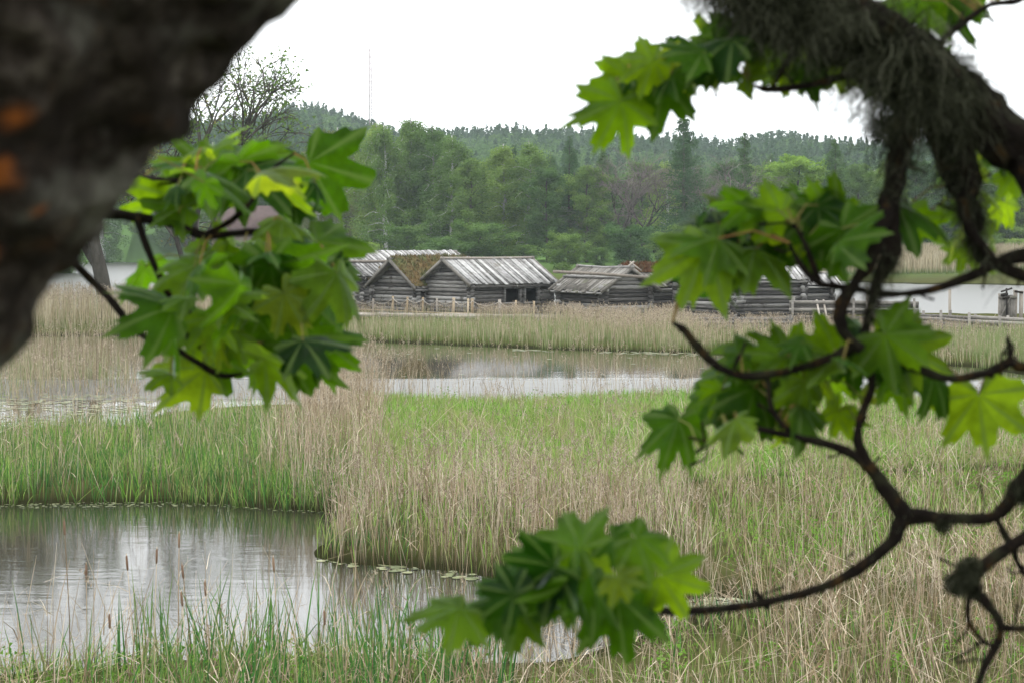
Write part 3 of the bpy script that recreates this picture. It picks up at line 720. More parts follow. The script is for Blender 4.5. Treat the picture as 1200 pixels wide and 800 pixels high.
# plank gate at the right shore
gt = thing('wooden_gate', 'dark plank gate panel with posts and a crooked cross head by the lake', 'gate', (0,0,0)); d_ = 88.
q = MB(); wl = P(1171, 346, d_); wr = P(1190, 346, d_); zb_ = .1
n_ = 6
for i in range(n_):
    x_ = wl[0]+(wr[0]-wl[0])*(i+.5)/n_; q.box((x_, d_, (zb_+wl[2])/2), ((wr[0]-wl[0])/n_*.95, .06, wl[2]-zb_+random.uniform(-.08,.05)), rnd=random.uniform(.2,.6))
q.beam((wl[0], d_-.06, .5), (wr[0]-.3, d_-.06, 1.7), .05, .09, up=(0,1,0), rnd=.7); q.box(((wl[0]+wr[0])/2, d_-.05, wl[2]-.12), (wr[0]-wl[0]+.1, .06, .12), rnd=.5)
q.build('panel', M['darkroof'], gt)
for u_, v_, r_ in ((1171,344,.05),(1190,340,.11),(1197,341,.11)):
    q = MB(); tp = P(u_, v_, d_+.1); q.tube([(tp[0], d_+.1, -.2), tp], r_, 8); q.build('post', M['pole'], gt)
q = MB(); q.tube([P(1180,372,d_-.1), P(1179.5,338,d_-.1)], .05, 6); q.tube([P(1173,346,d_-.1), P(1181,344.5,d_-.1)], .08, 6); q.tube([P(1173,342,d_-.1), P(1186,338,d_-.1)], .05, 6); q.tube([P(1175,349,d_-.1), P(1183,348,d_-.1)], .07, 6)
q.tube([P(1189,341.5,d_), P(1199,343,d_)], .06, 6)
q.build('cross_head', M['dark'], gt)
# ------------------------------------------------------------------ reeds, grass, herbs
rs = np.random.RandomState(11)
def sample(pl, rho, clump=None, thr=.45, water_ok=False, land_only=True):
    W_ = np.array([G(u_, v_)[:2] for u_, v_ in pl]); x0, y0 = W_.min(0); x1, y1 = W_.max(0)
    n_ = int(rho*(x1-x0)*(y1-y0)); X = rs.uniform(x0, x1, n_); Y = rs.uniform(y0, y1, n_)
    k = pip(W_, X, Y)
    if clump:
        c_ = vnoise(X, Y, clump, 31)*.65+vnoise(X, Y, clump*.35, 32)*.35
        k &= rs.rand(n_) < np.clip((c_-thr)*6+.5, .03, 1)
    X, Y = X[k], Y[k]; Z = height(X, Y)
    if not water_ok: k = Z > -.05; X, Y, Z = X[k], Y[k], Z[k]
    return X, Y, np.maximum(Z, -.35)
def blades(mb, X, Y, Z, h, w_, lean=.12, bend=.1, K=4, taper=.15, rnd=None, az=None, t0=0.0, t1=1.0, wmid=False):
    n_ = len(X)
    if n_ == 0: return None
    h = np.broadcast_to(h, (n_,)); az = rs.rand(n_)*6.283 if az is None else az; rnd = rs.rand(n_) if rnd is None else rnd
    ln = np.abs(rs.normal(size=n_))*lean*np.where(rs.rand(n_) < .1, 3.5, 1); bd = np.abs(rs.normal(size=n_))*bend
    fz = rs.rand(n_)*6.283; sx_, sy_ = np.cos(fz), np.sin(fz)*.4
    tt = np.linspace(0, 1, K+1); Vs = []; Ts = []
    for i, s_ in enumerate(tt):
        off = h*(ln*s_+bd*s_*s_); zz = h*s_*np.sqrt(np.clip(1-(ln+bd*s_)**2*.6, .15, 1))-h*bd*s_**3*.35
        px_ = X+np.cos(az)*off; py_ = Y+np.sin(az)*off; pz_ = Z+zz
        wi = w_*(math.sin(math.pi*(s_*.8+.2))**.6 if wmid else 1)*(1-(1-taper)*s_**2.2)*.5
        Vs.append(np.stack([px_-sx_*wi, py_-sy_*wi, pz_], -1)); Vs.append(np.stack([px_+sx_*wi, py_+sy_*wi, pz_], -1)); Ts += [t0+(t1-t0)*s_]*2
    V = np.stack(Vs, 1); q_ = 2*(K+1); base = np.arange(n_)[:, None, None]*q_
    f = np.array([[2*i, 2*i+1, 2*i+3, 2*i+2] for i in range(K)])[None]
    mb.add(V.reshape(-1, 3), (base+f).reshape(-1, 4), np.repeat(rnd, q_), np.tile(Ts, n_))
    return V[:, -2:].mean(1), az          # tips
def plumes(mb, tips, az, L=.2, w_=.02, k=9, wid=.012):
    n_ = len(tips)
    for j in range(k):
        s_ = j/k; p = tips+np.column_stack([np.cos(az)*L*.5*s_, np.sin(az)*L*.5*s_, -L*s_*.9+L*.35+rs.normal(size=n_)*.01])+rs.normal(size=(n_,3))*w_*[.6,.6,.3]
        d_ = np.column_stack([rs.normal(size=n_)*w_+np.cos(az)*w_*1.6, rs.normal(size=n_)*w_, rs.uniform(.2, 1, n_)*L*.32]); sd_ = np.column_stack([np.ones(n_), np.zeros(n_), rs.normal(size=n_)*.4])*wid*.5
        V = np.stack([p-sd_, p+sd_, p+d_], 1); mb.add(V.reshape(-1,3), np.arange(3*n_).reshape(-1,3), np.repeat(rs.rand(n_), 3), 1)
def reedleaves(mb, X, Y, Z, h, frac=.5, L=.35, w_=.012):
    k = rs.rand(len(X)) < frac; n_ = k.sum()
    if n_: blades(mb, X[k], Y[k], Z[k]+np.broadcast_to(h, (len(X),))[k]*rs.uniform(.3, .85, n_), L*rs.uniform(.5, 1.3, n_), w_, .7, .5, 3, .1, t0=.4, t1=.9)
M['reed'] = veg("dry_reeds", patch=(.7, (.20,.14,.075), .5), cols= [(.11,.08,.05), (.26,.205,.14), (.41,.34,.25), (.60,.53,.42), (.33,.235,.145)], trans=.15, rootcol=(.05,.04,.02))
M['plume'] = veg("reed_plumes", [(.17,.13,.095), (.30,.245,.18), (.44,.38,.30)], .35)
M['green'] = veg("green_grass", patch=(.55, (.30,.25,.13), .55), cols= [(.06,.17,.015), (.13,.31,.035), (.20,.42,.06), (.30,.43,.11), (.36,.33,.19)], trans=.25, rootcol=(.04,.06,.018))
M['flag'] = veg("cattail_leaves", [(.03,.10,.03), (.055,.16,.035), (.09,.22,.05), (.2,.2,.08)], .22, rootcol=(.04,.06,.018), tipcol=(.15,.2,.06), tipfrom=.7)
M['shore'] = veg("shore_reeds", [(.20,.17,.10), (.32,.27,.175), (.45,.39,.28), (.15,.21,.07)], .3, rootcol=(.10,.15,.04))
dry, plm, grn, flg, isl, ipl = MB(), MB(), MB(), MB(), MB(), MB()
def dryzone(pl, rho, h0, h1, w_=.008, clump=1.2, thr=.4, plume=.25, leaf=.5, lean=.1, **kw):
    X, Y, Z = sample(pl, rho, clump, thr, **kw); n_ = len(X); hh = rs.uniform(h0, h1, n_)*(1-.25*(rs.rand(n_) < .3))
    tips, az = blades(dry, X, Y, Z, hh, w_, lean, .07, 4, .35); reedleaves(dry, X, Y, Z, hh, leaf)
    k = (rs.rand(n_) < plume) & (hh > h0+.25*(h1-h0)); 
    if k.any(): plumes(plm, tips[k], az[k], .23, .026, 14, .012)
# marsh between the two ponds
dryzone([(330,606),(355,575),(430,590),(560,600),(640,603),(760,606),(810,620),(840,710),(760,715),(680,714),(600,700),(545,683),(440,672),(380,665),(390,634),(430,612)], 58, .8, 1.3, w_=.010, thr=.38, plume=.4)
dryzone([(440,545),(600,550),(800,560),(810,610),(600,605),(440,600)], 12, .5, .85, thr=.45, plume=.6)
dryzone([(300,600),(320,540),(360,485),(430,476),(450,520),(445,612)], 45, 1.3, 2.1, thr=.38, plume=.35)
dryzone([(-200,600),(-200,535),(0,520),(200,503),(300,492),(300,600)], 20, .8, 1.4, thr=.45, plume=.3)
dryzone([(790,560),(830,700),(890,710),(1350,760),(1350,530),(1000,530)], 17, .8, 1.5, thr=.5, clump=2.2, plume=.3, lean=.18)
dryzone([(560,500),(830,520),(1350,500),(1350,560),(830,570),(600,520)], 9, .5, 1.0, thr=.5, plume=.5, lean=.2)
dryzone([(540,790),(720,766),(860,727),(900,714),(1400,720),(1500,960),(500,960)], 34, .35, 1.0, thr=.4, plume=.05, lean=.25)
dryzone([(880,705),(1400,700),(1400,860),(880,860)], 34, .7, 1.35, w_=.01, thr=.5, clump=1.0, plume=.1, lean=.18)
dryzone([(-260,795),(100,786),(560,776),(560,980),(-260,980)], 9, .8, 1.5, w_=.009, thr=.45, plume=.08, leaf=.7, lean=.2)
dryzone([(-200,780),(250,765),(250,800),(-200,800)], 5, .9, 1.4, clump=None, plume=.1, lean=.25, water_ok=True)
dryzone([(380,470),(820,466),(820,486),(380,492)], 11, 1.1, 1.9, thr=.35, plume=.6, water_ok=True, lean=.14)
dryzone([(370,440),(480,455),(520,490),(380,500)], 9, 1.2, 2.0, thr=.3, plume=.6, water_ok=True)
dryzone([(430,482),(1350,482),(1350,560),(800,570),(430,580)], 14, .45, .85, thr=.58, clump=1.6, plume=.7, lean=.15)
dryzone([(-300,395),(190,397),(200,470),(-300,500)], 5, 1.0, 1.7, thr=.35, plume=.4, water_ok=True)
# lying dead stems
X, Y, Z = sample([(-260,800),(560,780),(880,715),(1400,600),(1500,960),(-300,960)], 40, 1.1, .45)
blades(dry, X, Y, Z+.08, rs.uniform(.3,.9,len(X)), .011, 1.0, .4, 3, .6)
X, Y, Z = sample([(350,600),(430,520),(1200,520),(1300,700),(880,705),(600,690)], 9, 1.5, .5)
blades(dry, X, Y, Z+.3*rs.rand(len(X)), rs.uniform(.5,1.2,len(X)), .01, .9, .3, 3, .6)
dry.build("dry_reeds", M['reed'], kind='stuff', label='dry tan reeds standing over the marsh', category='reeds')
plm.build("reed_plumes", M['plume'], kind='stuff', label='soft grey brown plumes on the dry marsh reeds', category='reeds')
# green growth of the marsh
def greenzone(mb, pl, rho, h0, h1, w_, clump=1.5, thr=.42, bend=.25, lean=.15, **kw):
    X, Y, Z = sample(pl, rho, clump, thr, **kw); blades(mb, X, Y, Z, rs.uniform(h0, h1, len(X)), w_, lean, bend, 3, .05, wmid=False)
greenzone(grn, [(400,470),(600,472),(800,463),(1000,470),(1400,472),(1400,545),(830,575),(640,590),(430,585)], 260, .2, .5, .016, thr=.2)
greenzone(grn, [(330,600),(430,560),(800,580),(840,712),(600,700),(380,665)], 45, .3, .7, .014, thr=.3)
greenzone(grn, [(830,540),(1400,530),(1400,720),(890,708),(830,690)], 80, .15, .45, .014, clump=2.4, thr=.42)
greenzone(grn, [(-200,602),(-200,540),(0,520),(300,495),(450,520),(440,618)], 110, .3, .75, .013, thr=.35)
greenzone(grn, [(400,520),(800,560),(820,690),(560,672),(420,650)], 22, .3, .9, .013, clump=1.1, thr=.55)
greenzone(grn, [(-260,800),(560,780),(880,725),(1400,720),(1500,960),(-300,960)], 75, .1, .4, .012, thr=.45)
greenzone(flg, [(-200,600),(-200,545),(0,525),(200,510),(330,500),(420,560),(430,614)], 60, .45, .85, .018, clump=1.3, thr=.35, bend=.12)
greenzone(flg, [(-260,800),(100,788),(560,776),(560,980),(-260,980)], 20, .6, 1.05, .019, clump=.9, thr=.45, bend=.1)
greenzone(flg, [(150,780),(600,772),(600,900),(200,900)], 38, .7, 1.15, .02, clump=.7, thr=.48, bend=.1)
greenzone(flg, [(560,780),(880,722),(1400,700),(1500,960),(560,960)], 10, .3, .7, .02, clump=.5, thr=.6, bend=.1)
greenzone(flg, [(380,632),(432,632),(440,655),(385,650)], 260, .15, .32, .012, clump=None, bend=.3, water_ok=True)
greenzone(flg, [(440,640),(475,640),(475,664),(440,660)], 30, .5, 1.0, .016, clump=None)
grn.build("marsh_grass", M['green'], kind='stuff', label='fresh green grass growing over the marsh', category='grass')
flg.build("cattail_leaves", M['flag'], kind='stuff', label='upright blue green cattail leaves by the near pond', category='cattails')
X, Y, Z = sample([(-260,770),(560,768),(560,860),(-260,860)], 130, None)
gb = MB(); blades(gb, X, Y, Z, rs.uniform(.12, .4, len(X)), .012, .25, .3, 3, .05)
gb.build("bank_grass", M['green'], kind='stuff', label='short grass fringing the near bank of the pond', category='grass')
# low leafy herbs
M['herb'] = veg("marsh_herbs", [(.06,.15,.02), (.11,.23,.03), (.16,.30,.05)], .4)
hb = MB()
for pl, rho, hh in (([(800,500),(1400,490),(1400,700),(860,690)], 3.5, .45), ([(500,480),(800,473),(830,520),(560,515)], 1.5, .4), ([(-200,800),(560,785),(560,900),(-200,900)], 2.5, .4), ([(860,640),(1000,650),(960,705),(860,700)], 6, .4), ([(600,790),(1300,720),(1300,900),(600,900)], 2, .3)):
    X, Y, Z = sample(pl, rho, 2.0, .45)
    for x_, y_, z_ in zip(X, Y, Z):
        k = rs.randint(14, 60); s_ = rs.uniform(.5, 1.3); zz = rs.rand(k)
        C = np.column_stack([x_+rs.normal(size=k)*.13*s_, y_+rs.normal(size=k)*.13*s_, z_+.05+zz*hh*s_])
        V, F_ = rand_tris(C, .05, flat=.6); hb.add(V, F_, np.repeat(np.clip(rs.rand()*.6+rs.rand(k)*.4, 0, 1), 3))
hb.build("marsh_herbs", M['herb'], kind='stuff', label='low leafy bright green herbs among the reeds', category='herbs')
# island shore
def islzone(pl, rho, h0, h1, w_, plume=.3, green=.0, clump=2.5, thr=.3, bias=0, **kw):
    X, Y, Z = sample(pl, rho, clump, thr, **kw); n_ = len(X); hh = rs.uniform(h0, h1, n_)
    g_ = rs.rand(n_) < green; rn = np.where(g_, .92+.08*rs.rand(n_), rs.rand(n_)*.8)
    tips, az = blades(isl, X, Y, Z, hh, w_, .06, .04, 3, .4, rnd=rn)
    k = (rs.rand(n_) < plume) & ~g_
    if k.any(): plumes(ipl, tips[k], az[k], .26, .04, 7, .028)
islzone([(380,386),(660,388),(820,394),(820,418),(600,412),(380,404)], 34, .5, .9, .02, .06, .5)
islzone([(640,384),(790,384),(840,410),(700,406)], 24, .75, 1.2, .02, .6, .1)
islzone([(560,380),(680,380),(700,388),(560,388)], 12, .7, 1.1, .018, .6, 0)
islzone([(790,392),(1000,395),(1400,405),(1400,446),(1100,430),(1000,427),(800,418)], 18, .35, .68, .022, .3, .3)
islzone([(1080,400),(1400,406),(1400,446),(1130,432)], 22, .6, 1.0, .022, .05, .85)
islzone([(790,382),(1000,386),(1400,396),(1400,412),(1000,402),(790,394)], 12, .35, .65, .022, .8, 0)
islzone([(400,372),(620,375),(620,380),(400,378)], 14, .5, .85, .018, .6, .1)
islzone([(-300,369),(390,369),(390,394),(-300,394)], 14, 1.2, 2.0, .028, .6, .05, thr=.35)
islzone([(-300,420),(60,424),(150,430),(165,458),(60,468),(-300,478)], 16, .7, 1.4, .018, .2, .35, water_ok=True, thr=.25)
islzone([(-300,396),(130,398),(120,420),(-300,420)], 6, .9, 1.5, .02, .4, .0, water_ok=True, thr=.45)
islzone([(850,326),(1500,330),(1500,318.5),(850,317)], 7, 1.7, 2.5, .09, .3, .0, thr=.1, clump=8)
isl.build("shore_reeds", M['shore'], kind='stuff', label='tan and green reeds along the island and far shores', category='reeds')
ipl.build("shore_reed_plumes", M['plume'], kind='stuff', label='pale plumes on the reeds before the log huts', category='reeds')
# lily pads and floating scum
m, t, o = nodes("lily_pads"); pb = t.nodes.new("ShaderNodeBsdfPrincipled"); pb.inputs["Roughness"].default_value = .45
t.links.new(ramp(t, [(.07,.09,.035), (.13,.15,.06), (.22,.23,.12)], attr(t, "rnd")), pb.inputs[0]); t.links.new(pb.outputs[0], o.inputs[0])
lp = MB()
def pads(pl, rho, r0, r1, clump=1.5, thr=.45):
    W_ = np.array([G(u_, v_)[:2] for u_, v_ in pl]); x0, y0 = W_.min(0); x1, y1 = W_.max(0)
    n_ = int(rho*(x1-x0)*(y1-y0)); X = rs.uniform(x0, x1, n_); Y = rs.uniform(y0, y1, n_)
    k = pip(W_, X, Y) & (vnoise(X, Y, clump, 77) > thr); X, Y = X[k], Y[k]; k = height(X, Y) < .02; X, Y = X[k], Y[k]; n_ = len(X)
    a = np.linspace(0, 2*math.pi, 9)[:-1]; r_ = rs.uniform(r0, r1, n_)
    zz = .005+.004*rs.rand(n_)
    V = np.stack([np.stack([X+r_*math.cos(q_)*(1+.12*rs.normal(size=n_)), Y+r_*math.sin(q_), zz+.002*rs.rand(n_)], -1) for q_ in a], 1)
    b_ = np.arange(n_)[:, None, None]*8; f = np.array([[0,1,2,3],[0,3,4,7],[4,5,6,7]])[None]
    lp.add(V.reshape(-1,3), (b_+f).reshape(-1,4), np.repeat(rs.rand(n_), 8))
pads([(-150,462),(180,462),(190,484),(60,500),(-150,512)], 10, .06, .15, 1.6, .35)
pads([(600,409),(820,413),(820,417),(600,411)], 9, .08, .16, 3, .4)
pads([(1080,431),(1400,440),(1400,452),(1080,440)], 8, .08, .16, 3, .4)
pads([(-50,588),(250,587),(440,600),(440,607),(250,593),(-50,596)], 90, .015, .04, .8, .2)
pads([(375,652),(560,672),(560,680),(375,660)], 90, .03, .08, .5, .35)
pads([(740,695),(890,696),(895,716),(750,712)], 110, .03, .10, .6, .3)
pads([(420,404),(1100,424),(1200,470),(420,440)], .12, .05, .12, 3, .3)
lp.build("lily_pads", m, kind='stuff', label='small floating pads and scum along the pond edges', category='lily pads')
# cattail heads on dry stalks by the near pond
M['cat'] = wood("cattail_head", [(.12,.07,.045,.2), (.22,.15,.1,.8)], (20,20,20))

cats = [(75,607,840),(148,648,850),(101,658,850),(213,658,840),(320,650,850),(210,622,840),(240,678,850),(212,690,850),(380,712,850),(184,640,850),(128,716,850)]
for i, (u_, v0, v1) in enumerate(cats):
    a = G(u_+random.uniform(-14,14), v1); q = MB(); tp = P(u_, v0, a[1]); md = (a+tp)/2+np.array([.02,0,0]); q.tube([a-[0,0,.1], md, tp], [.006,.005,.0035], 5)
    o_ = q.build('stalk', M['reed']); o_.name = 'cattail'; dr = (tp-md)/np.linalg.norm(tp-md)
    o_['label'] = 'dry cattail by the near pond, %s from the left' % ordn(sorted(c_[0] for c_ in cats).index(u_)+1) if 0 else 'dry brown headed cattail stalk rising over the near pond'
    o_['category'] = 'cattail'; o_['group'] = 'cattails over the near pond'
    q = MB(); q.tube([tp-dr*.16, tp-dr*.15, tp-dr*.09, tp-dr*.03, tp-dr*.02], [.004,.010,.012,.010,.004], 7); q.build('seed_head', M['cat'], o_)
# ------------------------------------------------------------------ maple leaves
LP = [(0,1.0),(4,.86),(10,.86),(13,.72),(17,.64),(22,.56),(28,.68),(32,.83),(36,.82),(42,.99),(47,.83),(52,.84),(56,.68),(65,.53),(72,.60),(78,.72),(84,.70),(92,.86),(98,.68),(106,.66),(113,.50),(126,.46),(139,.48),(153,.34),(172,.12)]
ANG = np.array([-a for a, _ in LP[:0:-1]]+[a for a, _ in LP], float); RAD = np.array([r for _, r in LP[:0:-1]]+[r for _, r in LP])
VEIN = np.array([1.0 if abs(a) in (0, 42, 92, 139) else 0.0 for a in ANG])
def leaf_mesh(mb, base, tipd, nrm, size, rnd, curl=.3, fold=.2):
    tipd = tipd/np.linalg.norm(tipd); nrm = nrm-tipd*np.dot(nrm, tipd); nrm /= np.linalg.norm(nrm); sd_ = np.cross(tipd, nrm)
    a = np.radians(ANG); R_ = RAD*(1+rs.normal(size=len(ANG))*.05); rings = [.02,.3,.6,.82,1.0]; V = []; T_ = []
    asym = 1+rs.normal()*.06; w1, w2 = rs.rand()*6, rs.rand()*6
    for f in rings:
        r_ = R_*f; y = r_*np.cos(a); x = r_*np.sin(a)*asym
        lob = np.abs(np.sin(np.clip(np.abs(a), 0, 1.6)*4.1))
        z = -curl*(r_**2)*(.7+.3*np.cos(a))-fold*np.abs(x)**1.3*.6+.05*np.sin(a*3+w1)*f+.05*np.sin(a*5+w2)*f*f-.045*lob*f*(1-VEIN)
        V.append(base+size*(y[:,None]*tipd+x[:,None]*sd_+z[:,None]*nrm)); T_.append(VEIN*(1.2-.3*f))
    n_ = len(ANG); F_ = []
    for i in range(len(rings)-1):
        for j in range(n_-1): F_.append([i*n_+j, i*n_+j+1, (i+1)*n_+j+1, (i+1)*n_+j])
    mb.add(np.concatenate(V), F_, rnd, np.concatenate(T_))
m, t, o = nodes("maple_leaf")
rn = attr(t, "rnd"); cd = ramp(t, [(.008,.028,.003,0), (.02,.06,.005,.45), (.045,.095,.007,.8), (.065,.095,.012,1)], rn)
ct = ramp(t, [(.015,.065,.002,0), (.12,.28,.003,.4), (.36,.55,.008,.8), (.36,.46,.012,1)], rn)
nn = noise_n(t, 22, 4, pos(t)); bl = mixc(t, 1.0, ramp(t, [(.6,.62,.55,.35), (1.15,1.15,1.15,.62)], nn), ramp(t, [(.55,.4,.3,.24), (1,1,1,.3)], noise_n(t, 75, 3, pos(t))), 'MULTIPLY')
ve = mathn(t, 'MULTIPLY', attr(t, "t"), .8)
cd = mixc(t, ve, mixc(t, 1.0, cd, bl, 'MULTIPLY'), (.13,.2,.05)); ct = mixc(t, ve, mixc(t, 1.0, ct, bl, 'MULTIPLY'), (.10,.17,.03))
d1 = t.nodes.new("ShaderNodeBsdfDiffuse"); t.links.new(cd, d1.inputs[0]); d2 = t.nodes.new("ShaderNodeBsdfTranslucent"); t.links.new(ct, d2.inputs[0])
ad = t.nodes.new("ShaderNodeMixShader"); ad.inputs[0].default_value = .6; t.links.new(d1.outputs[0], ad.inputs[1]); t.links.new(d2.outputs[0], ad.inputs[2])
gl = t.nodes.new("ShaderNodeBsdfGlossy"); gl.inputs["Roughness"].default_value = .42; gl.inputs[0].default_value = (.8,.9,.85,1)
fr = t.nodes.new("ShaderNodeFresnel"); fr.inputs[0].default_value = 1.35
mg = t.nodes.new("ShaderNodeMixShader"); t.links.new(mathn(t, 'MULTIPLY', fr.outputs[0], .14), mg.inputs[0]); t.links.new(ad.outputs[0], mg.inputs[1]); t.links.new(gl.outputs[0], mg.inputs[2])
bpn = t.nodes.new("ShaderNodeBump"); bpn.inputs["Strength"].default_value = .35; bpn.inputs["Distance"].default_value = .01; t.links.new(noise_n(t, 45, 3, pos(t)), bpn.inputs["Height"])
t.links.new(bpn.outputs[0], d1.inputs["Normal"]); t.links.new(bpn.outputs[0], gl.inputs["Normal"]); t.links.new(mg.outputs[0], o.inputs[0]); M['maple'] = m
M['petiole'] = veg("petiole", [(.16,.10,.04), (.14,.17,.05), (.22,.12,.05)], .2)
# rough bark with lichen
def barkmat(name, dark, mid, lite, lich, olive, sc=1.0, orange=False):
    m, t, o = nodes(name); v = pos(t)
    n1 = noise_n(t, 9*sc, 8, v, .7); n2 = noise_n(t, 32*sc, 6, v, .7); n3 = noise_n(t, 5*sc, 4, v, .6)
    c = ramp(t, [(*dark,.32), (*mid,.52), (*lite,.75)], mathn(t, 'ADD', mathn(t, 'MULTIPLY', n1, .6), mathn(t, 'MULTIPLY', n2, .4)))
    c = mixc(t, ramp(t, [(0,0,0,.52), (1,1,1,.66)], n3), c, mixc(t, n2, lich, tuple(.5*q for q in lich)))
    n4 = noise_n(t, 7*sc, 5, pos(t, (1.3,1,1.1)), .6); c = mixc(t, ramp(t, [(0,0,0,.58), (.8,.8,.8,.68)], n4), c, olive)
    if orange:
        c = mixc(t, mathn(t, 'MULTIPLY', attr(t, "t"), ramp(t, [(.2,.2,.2,.3), (1,1,1,.5)], n2)), c, (.30,.09,.015))
    b_ = t.nodes.new("ShaderNodeBsdfPrincipled"); t.links.new(c, b_.inputs[0]); b_.inputs["Roughness"].default_value = .95; b_.inputs["Specular IOR Level"].default_value = .1
    bp = t.nodes.new("ShaderNodeBump"); bp.inputs["Strength"].default_value = .9; bp.inputs["Distance"].default_value = .012; t.links.new(mathn(t, 'ADD', n1, n2), bp.inputs["Height"]); t.links.new(bp.outputs[0], b_.inputs["Normal"])
    t.links.new(b_.outputs[0], o.inputs[0]); return m
M['maplebark'] = barkmat("maple_bark", (.003,.0025,.002), (.022,.017,.013), (.16,.14,.115), (.21,.205,.17), (.05,.026,.010), 2.2, True)
M['branchbark'] = barkmat("branch_bark", (.004,.003,.002), (.011,.008,.006), (.028,.02,.012), (.03,.03,.016), (.055,.03,.008), 5.0)
M['lichen'] = veg("beard_lichen", [(.005,.006,.003), (.014,.016,.009), (.042,.046,.028), (.11,.115,.08)], .25)
def smooth_path(pts, n_=6):
    pts = np.array(pts, float); out_ = []
    for i in range(len(pts)-1):
        p0 = pts[max(i-1,0)]; p1 = pts[i]; p2 = pts[i+1]; p3 = pts[min(i+2,len(pts)-1)]
        for s_ in np.linspace(0, 1, n_, endpoint=False):
            out_.append(.5*((2*p1)+(-p0+p2)*s_+(2*p0-5*p1+4*p2-p3)*s_**2+(-p0+3*p1-3*p2+p3)*s_**3))
    out_.append(pts[-1]); return np.array(out_)
def lumpy(mb, path, seg=10, amp=.12, freq=14, rnd=.5, orange=()):
    """tube with knobs; path rows: x, y, z, radius (metres)"""
    n_ = len(path); V0 = mb.n; pts, rad = path[:,:3], np.maximum(path[:,3], .0012)
    tmp = MB(); tmp.tube(pts, rad, seg, caps=True, rnd=rnd); V = tmp.V[0]; cen = np.repeat(pts, seg, 0); rr = np.repeat(rad, seg)
    d_ = (V-cen)/rr[:,None]; k = np.array([mnoise.noise(Vector(p*freq))*.6+mnoise.noise(Vector(p*freq*2.7))*.4 for p in V])
    V = cen+d_*(rr*(1+amp*2*k))[:,None]; T_ = np.zeros(len(V))
    for ou, ov, orad in orange:
        U_, V_ = proj(V[:,0], V[:,1], V[:,2]); ok = (np.hypot(U_-ou, V_-ov) < 25) & (V[:,1] > .2)
        if not ok.any(): continue
        op = V[ok][V[ok][:,1].argmin()]
        q_ = np.linalg.norm(V-op, axis=1)/orad; T_ = np.maximum(T_, np.clip(1.7-1.5*q_+.9*k, 0, 1))
    tmp.V[0] = V; tmp.T[0] = T_; tmp.T[1:] = [x*0 for x in tmp.T[1:]]
    for a_, b_, c_ in zip(tmp.V, tmp.A, tmp.T): mb.V.append(a_); mb.A.append(b_); mb.T.append(c_)
    mb.F4 += [f+V0 for f in tmp.F4]; mb.F3 += [f+V0 for f in tmp.F3]; mb.n += tmp.n
def pxpath(pts, dep, ext=()):
    """photo pixels (u, v, radius px[, depth]) to a smooth world path"""
    o_ = [np.array([*e]) for e in ext]; pts = [(p[0], p[1], p[2]*.84, *p[3:]) for p in pts]
    for p in pts:
        dd = p[3] if len(p) > 3 else dep
        o_.append(np.array([*P(p[0], p[1], dd), p[2]*dd/FPX]))
    return smooth_path(o_, 6)
def strands(mb, C, L, w_, down=1.0, K=5, rn=None, dirs=None):
    n_ = len(C); L = np.broadcast_to(L, (n_,)); rn = rs.rand(n_) if rn is None else rn
    d_ = np.tile([0,0,-down], (n_,1)).astype(float)+rs.normal(size=(n_,3))*.45
    if dirs is not None: d_ = d_*.5+dirs
    d_ /= np.linalg.norm(d_, axis=1)[:,None]; p = C.copy(); fz = rs.rand(n_)*6.28; sd_ = np.column_stack([np.cos(fz), np.sin(fz)*.3, rs.normal(size=n_)*.3])*w_/2; Vs = []
    for i in range(K+1):
        tp_ = 1-.7*(i/K); Vs += [p-sd_*tp_, p+sd_*tp_]
        d_ = d_+rs.normal(size=(n_,3))*.55+np.array([0,0,-.22*down]); d_ /= np.linalg.norm(d_, axis=1)[:,None]; p = p+d_*(L/K)[:,None]
    V = np.stack(Vs, 1); q_ = 2*(K+1); f = np.array([[2*i,2*i+1,2*i+3,2*i+2] for i in range(K)])[None]
    mb.add(V.reshape(-1,3), (np.arange(n_)[:,None,None]*q_+f).reshape(-1,4), np.repeat(rn, q_))
def near_twig(paths, p):
    best = None
    for pa in paths:
        d_ = np.linalg.norm(pa[:,:3]-p, axis=1); i = d_.argmin()
        if best is None or d_[i] < best[0]: best = (d_[i], pa[i,:3])
    return best
def add_leaf(lm, pm, paths, u_, v_, dep, px_, ang, face, rnd, curl=.3):
    """(u,v) = middle of the blade; ang = direction of the tip in the picture (0 right, 90 down); face = tilt of the blade towards the viewer"""
    a = R(ang); tip = np.array([math.cos(a), rs.normal()*.25, -math.sin(a)]); size = px_*dep/FPX
    base = P(u_, v_, dep)-tip*size*.42
    tip[1] += rs.normal()*.35; nrm = np.array([rs.normal()*.45, -face*.75, .62+rs.normal()*.3])
    leaf_mesh(lm, base, tip, nrm, size*.93, rnd, curl*(.3+1.6*rs.rand()), .15+.45*rs.rand())
    bd, bp_ = near_twig(paths, base)
    if bd < .19:
        mid = (base+bp_)/2+np.array([0,0,.012]); pm.tube([bp_, mid, base], [.0016,.0011,.0010], 5, caps=False)
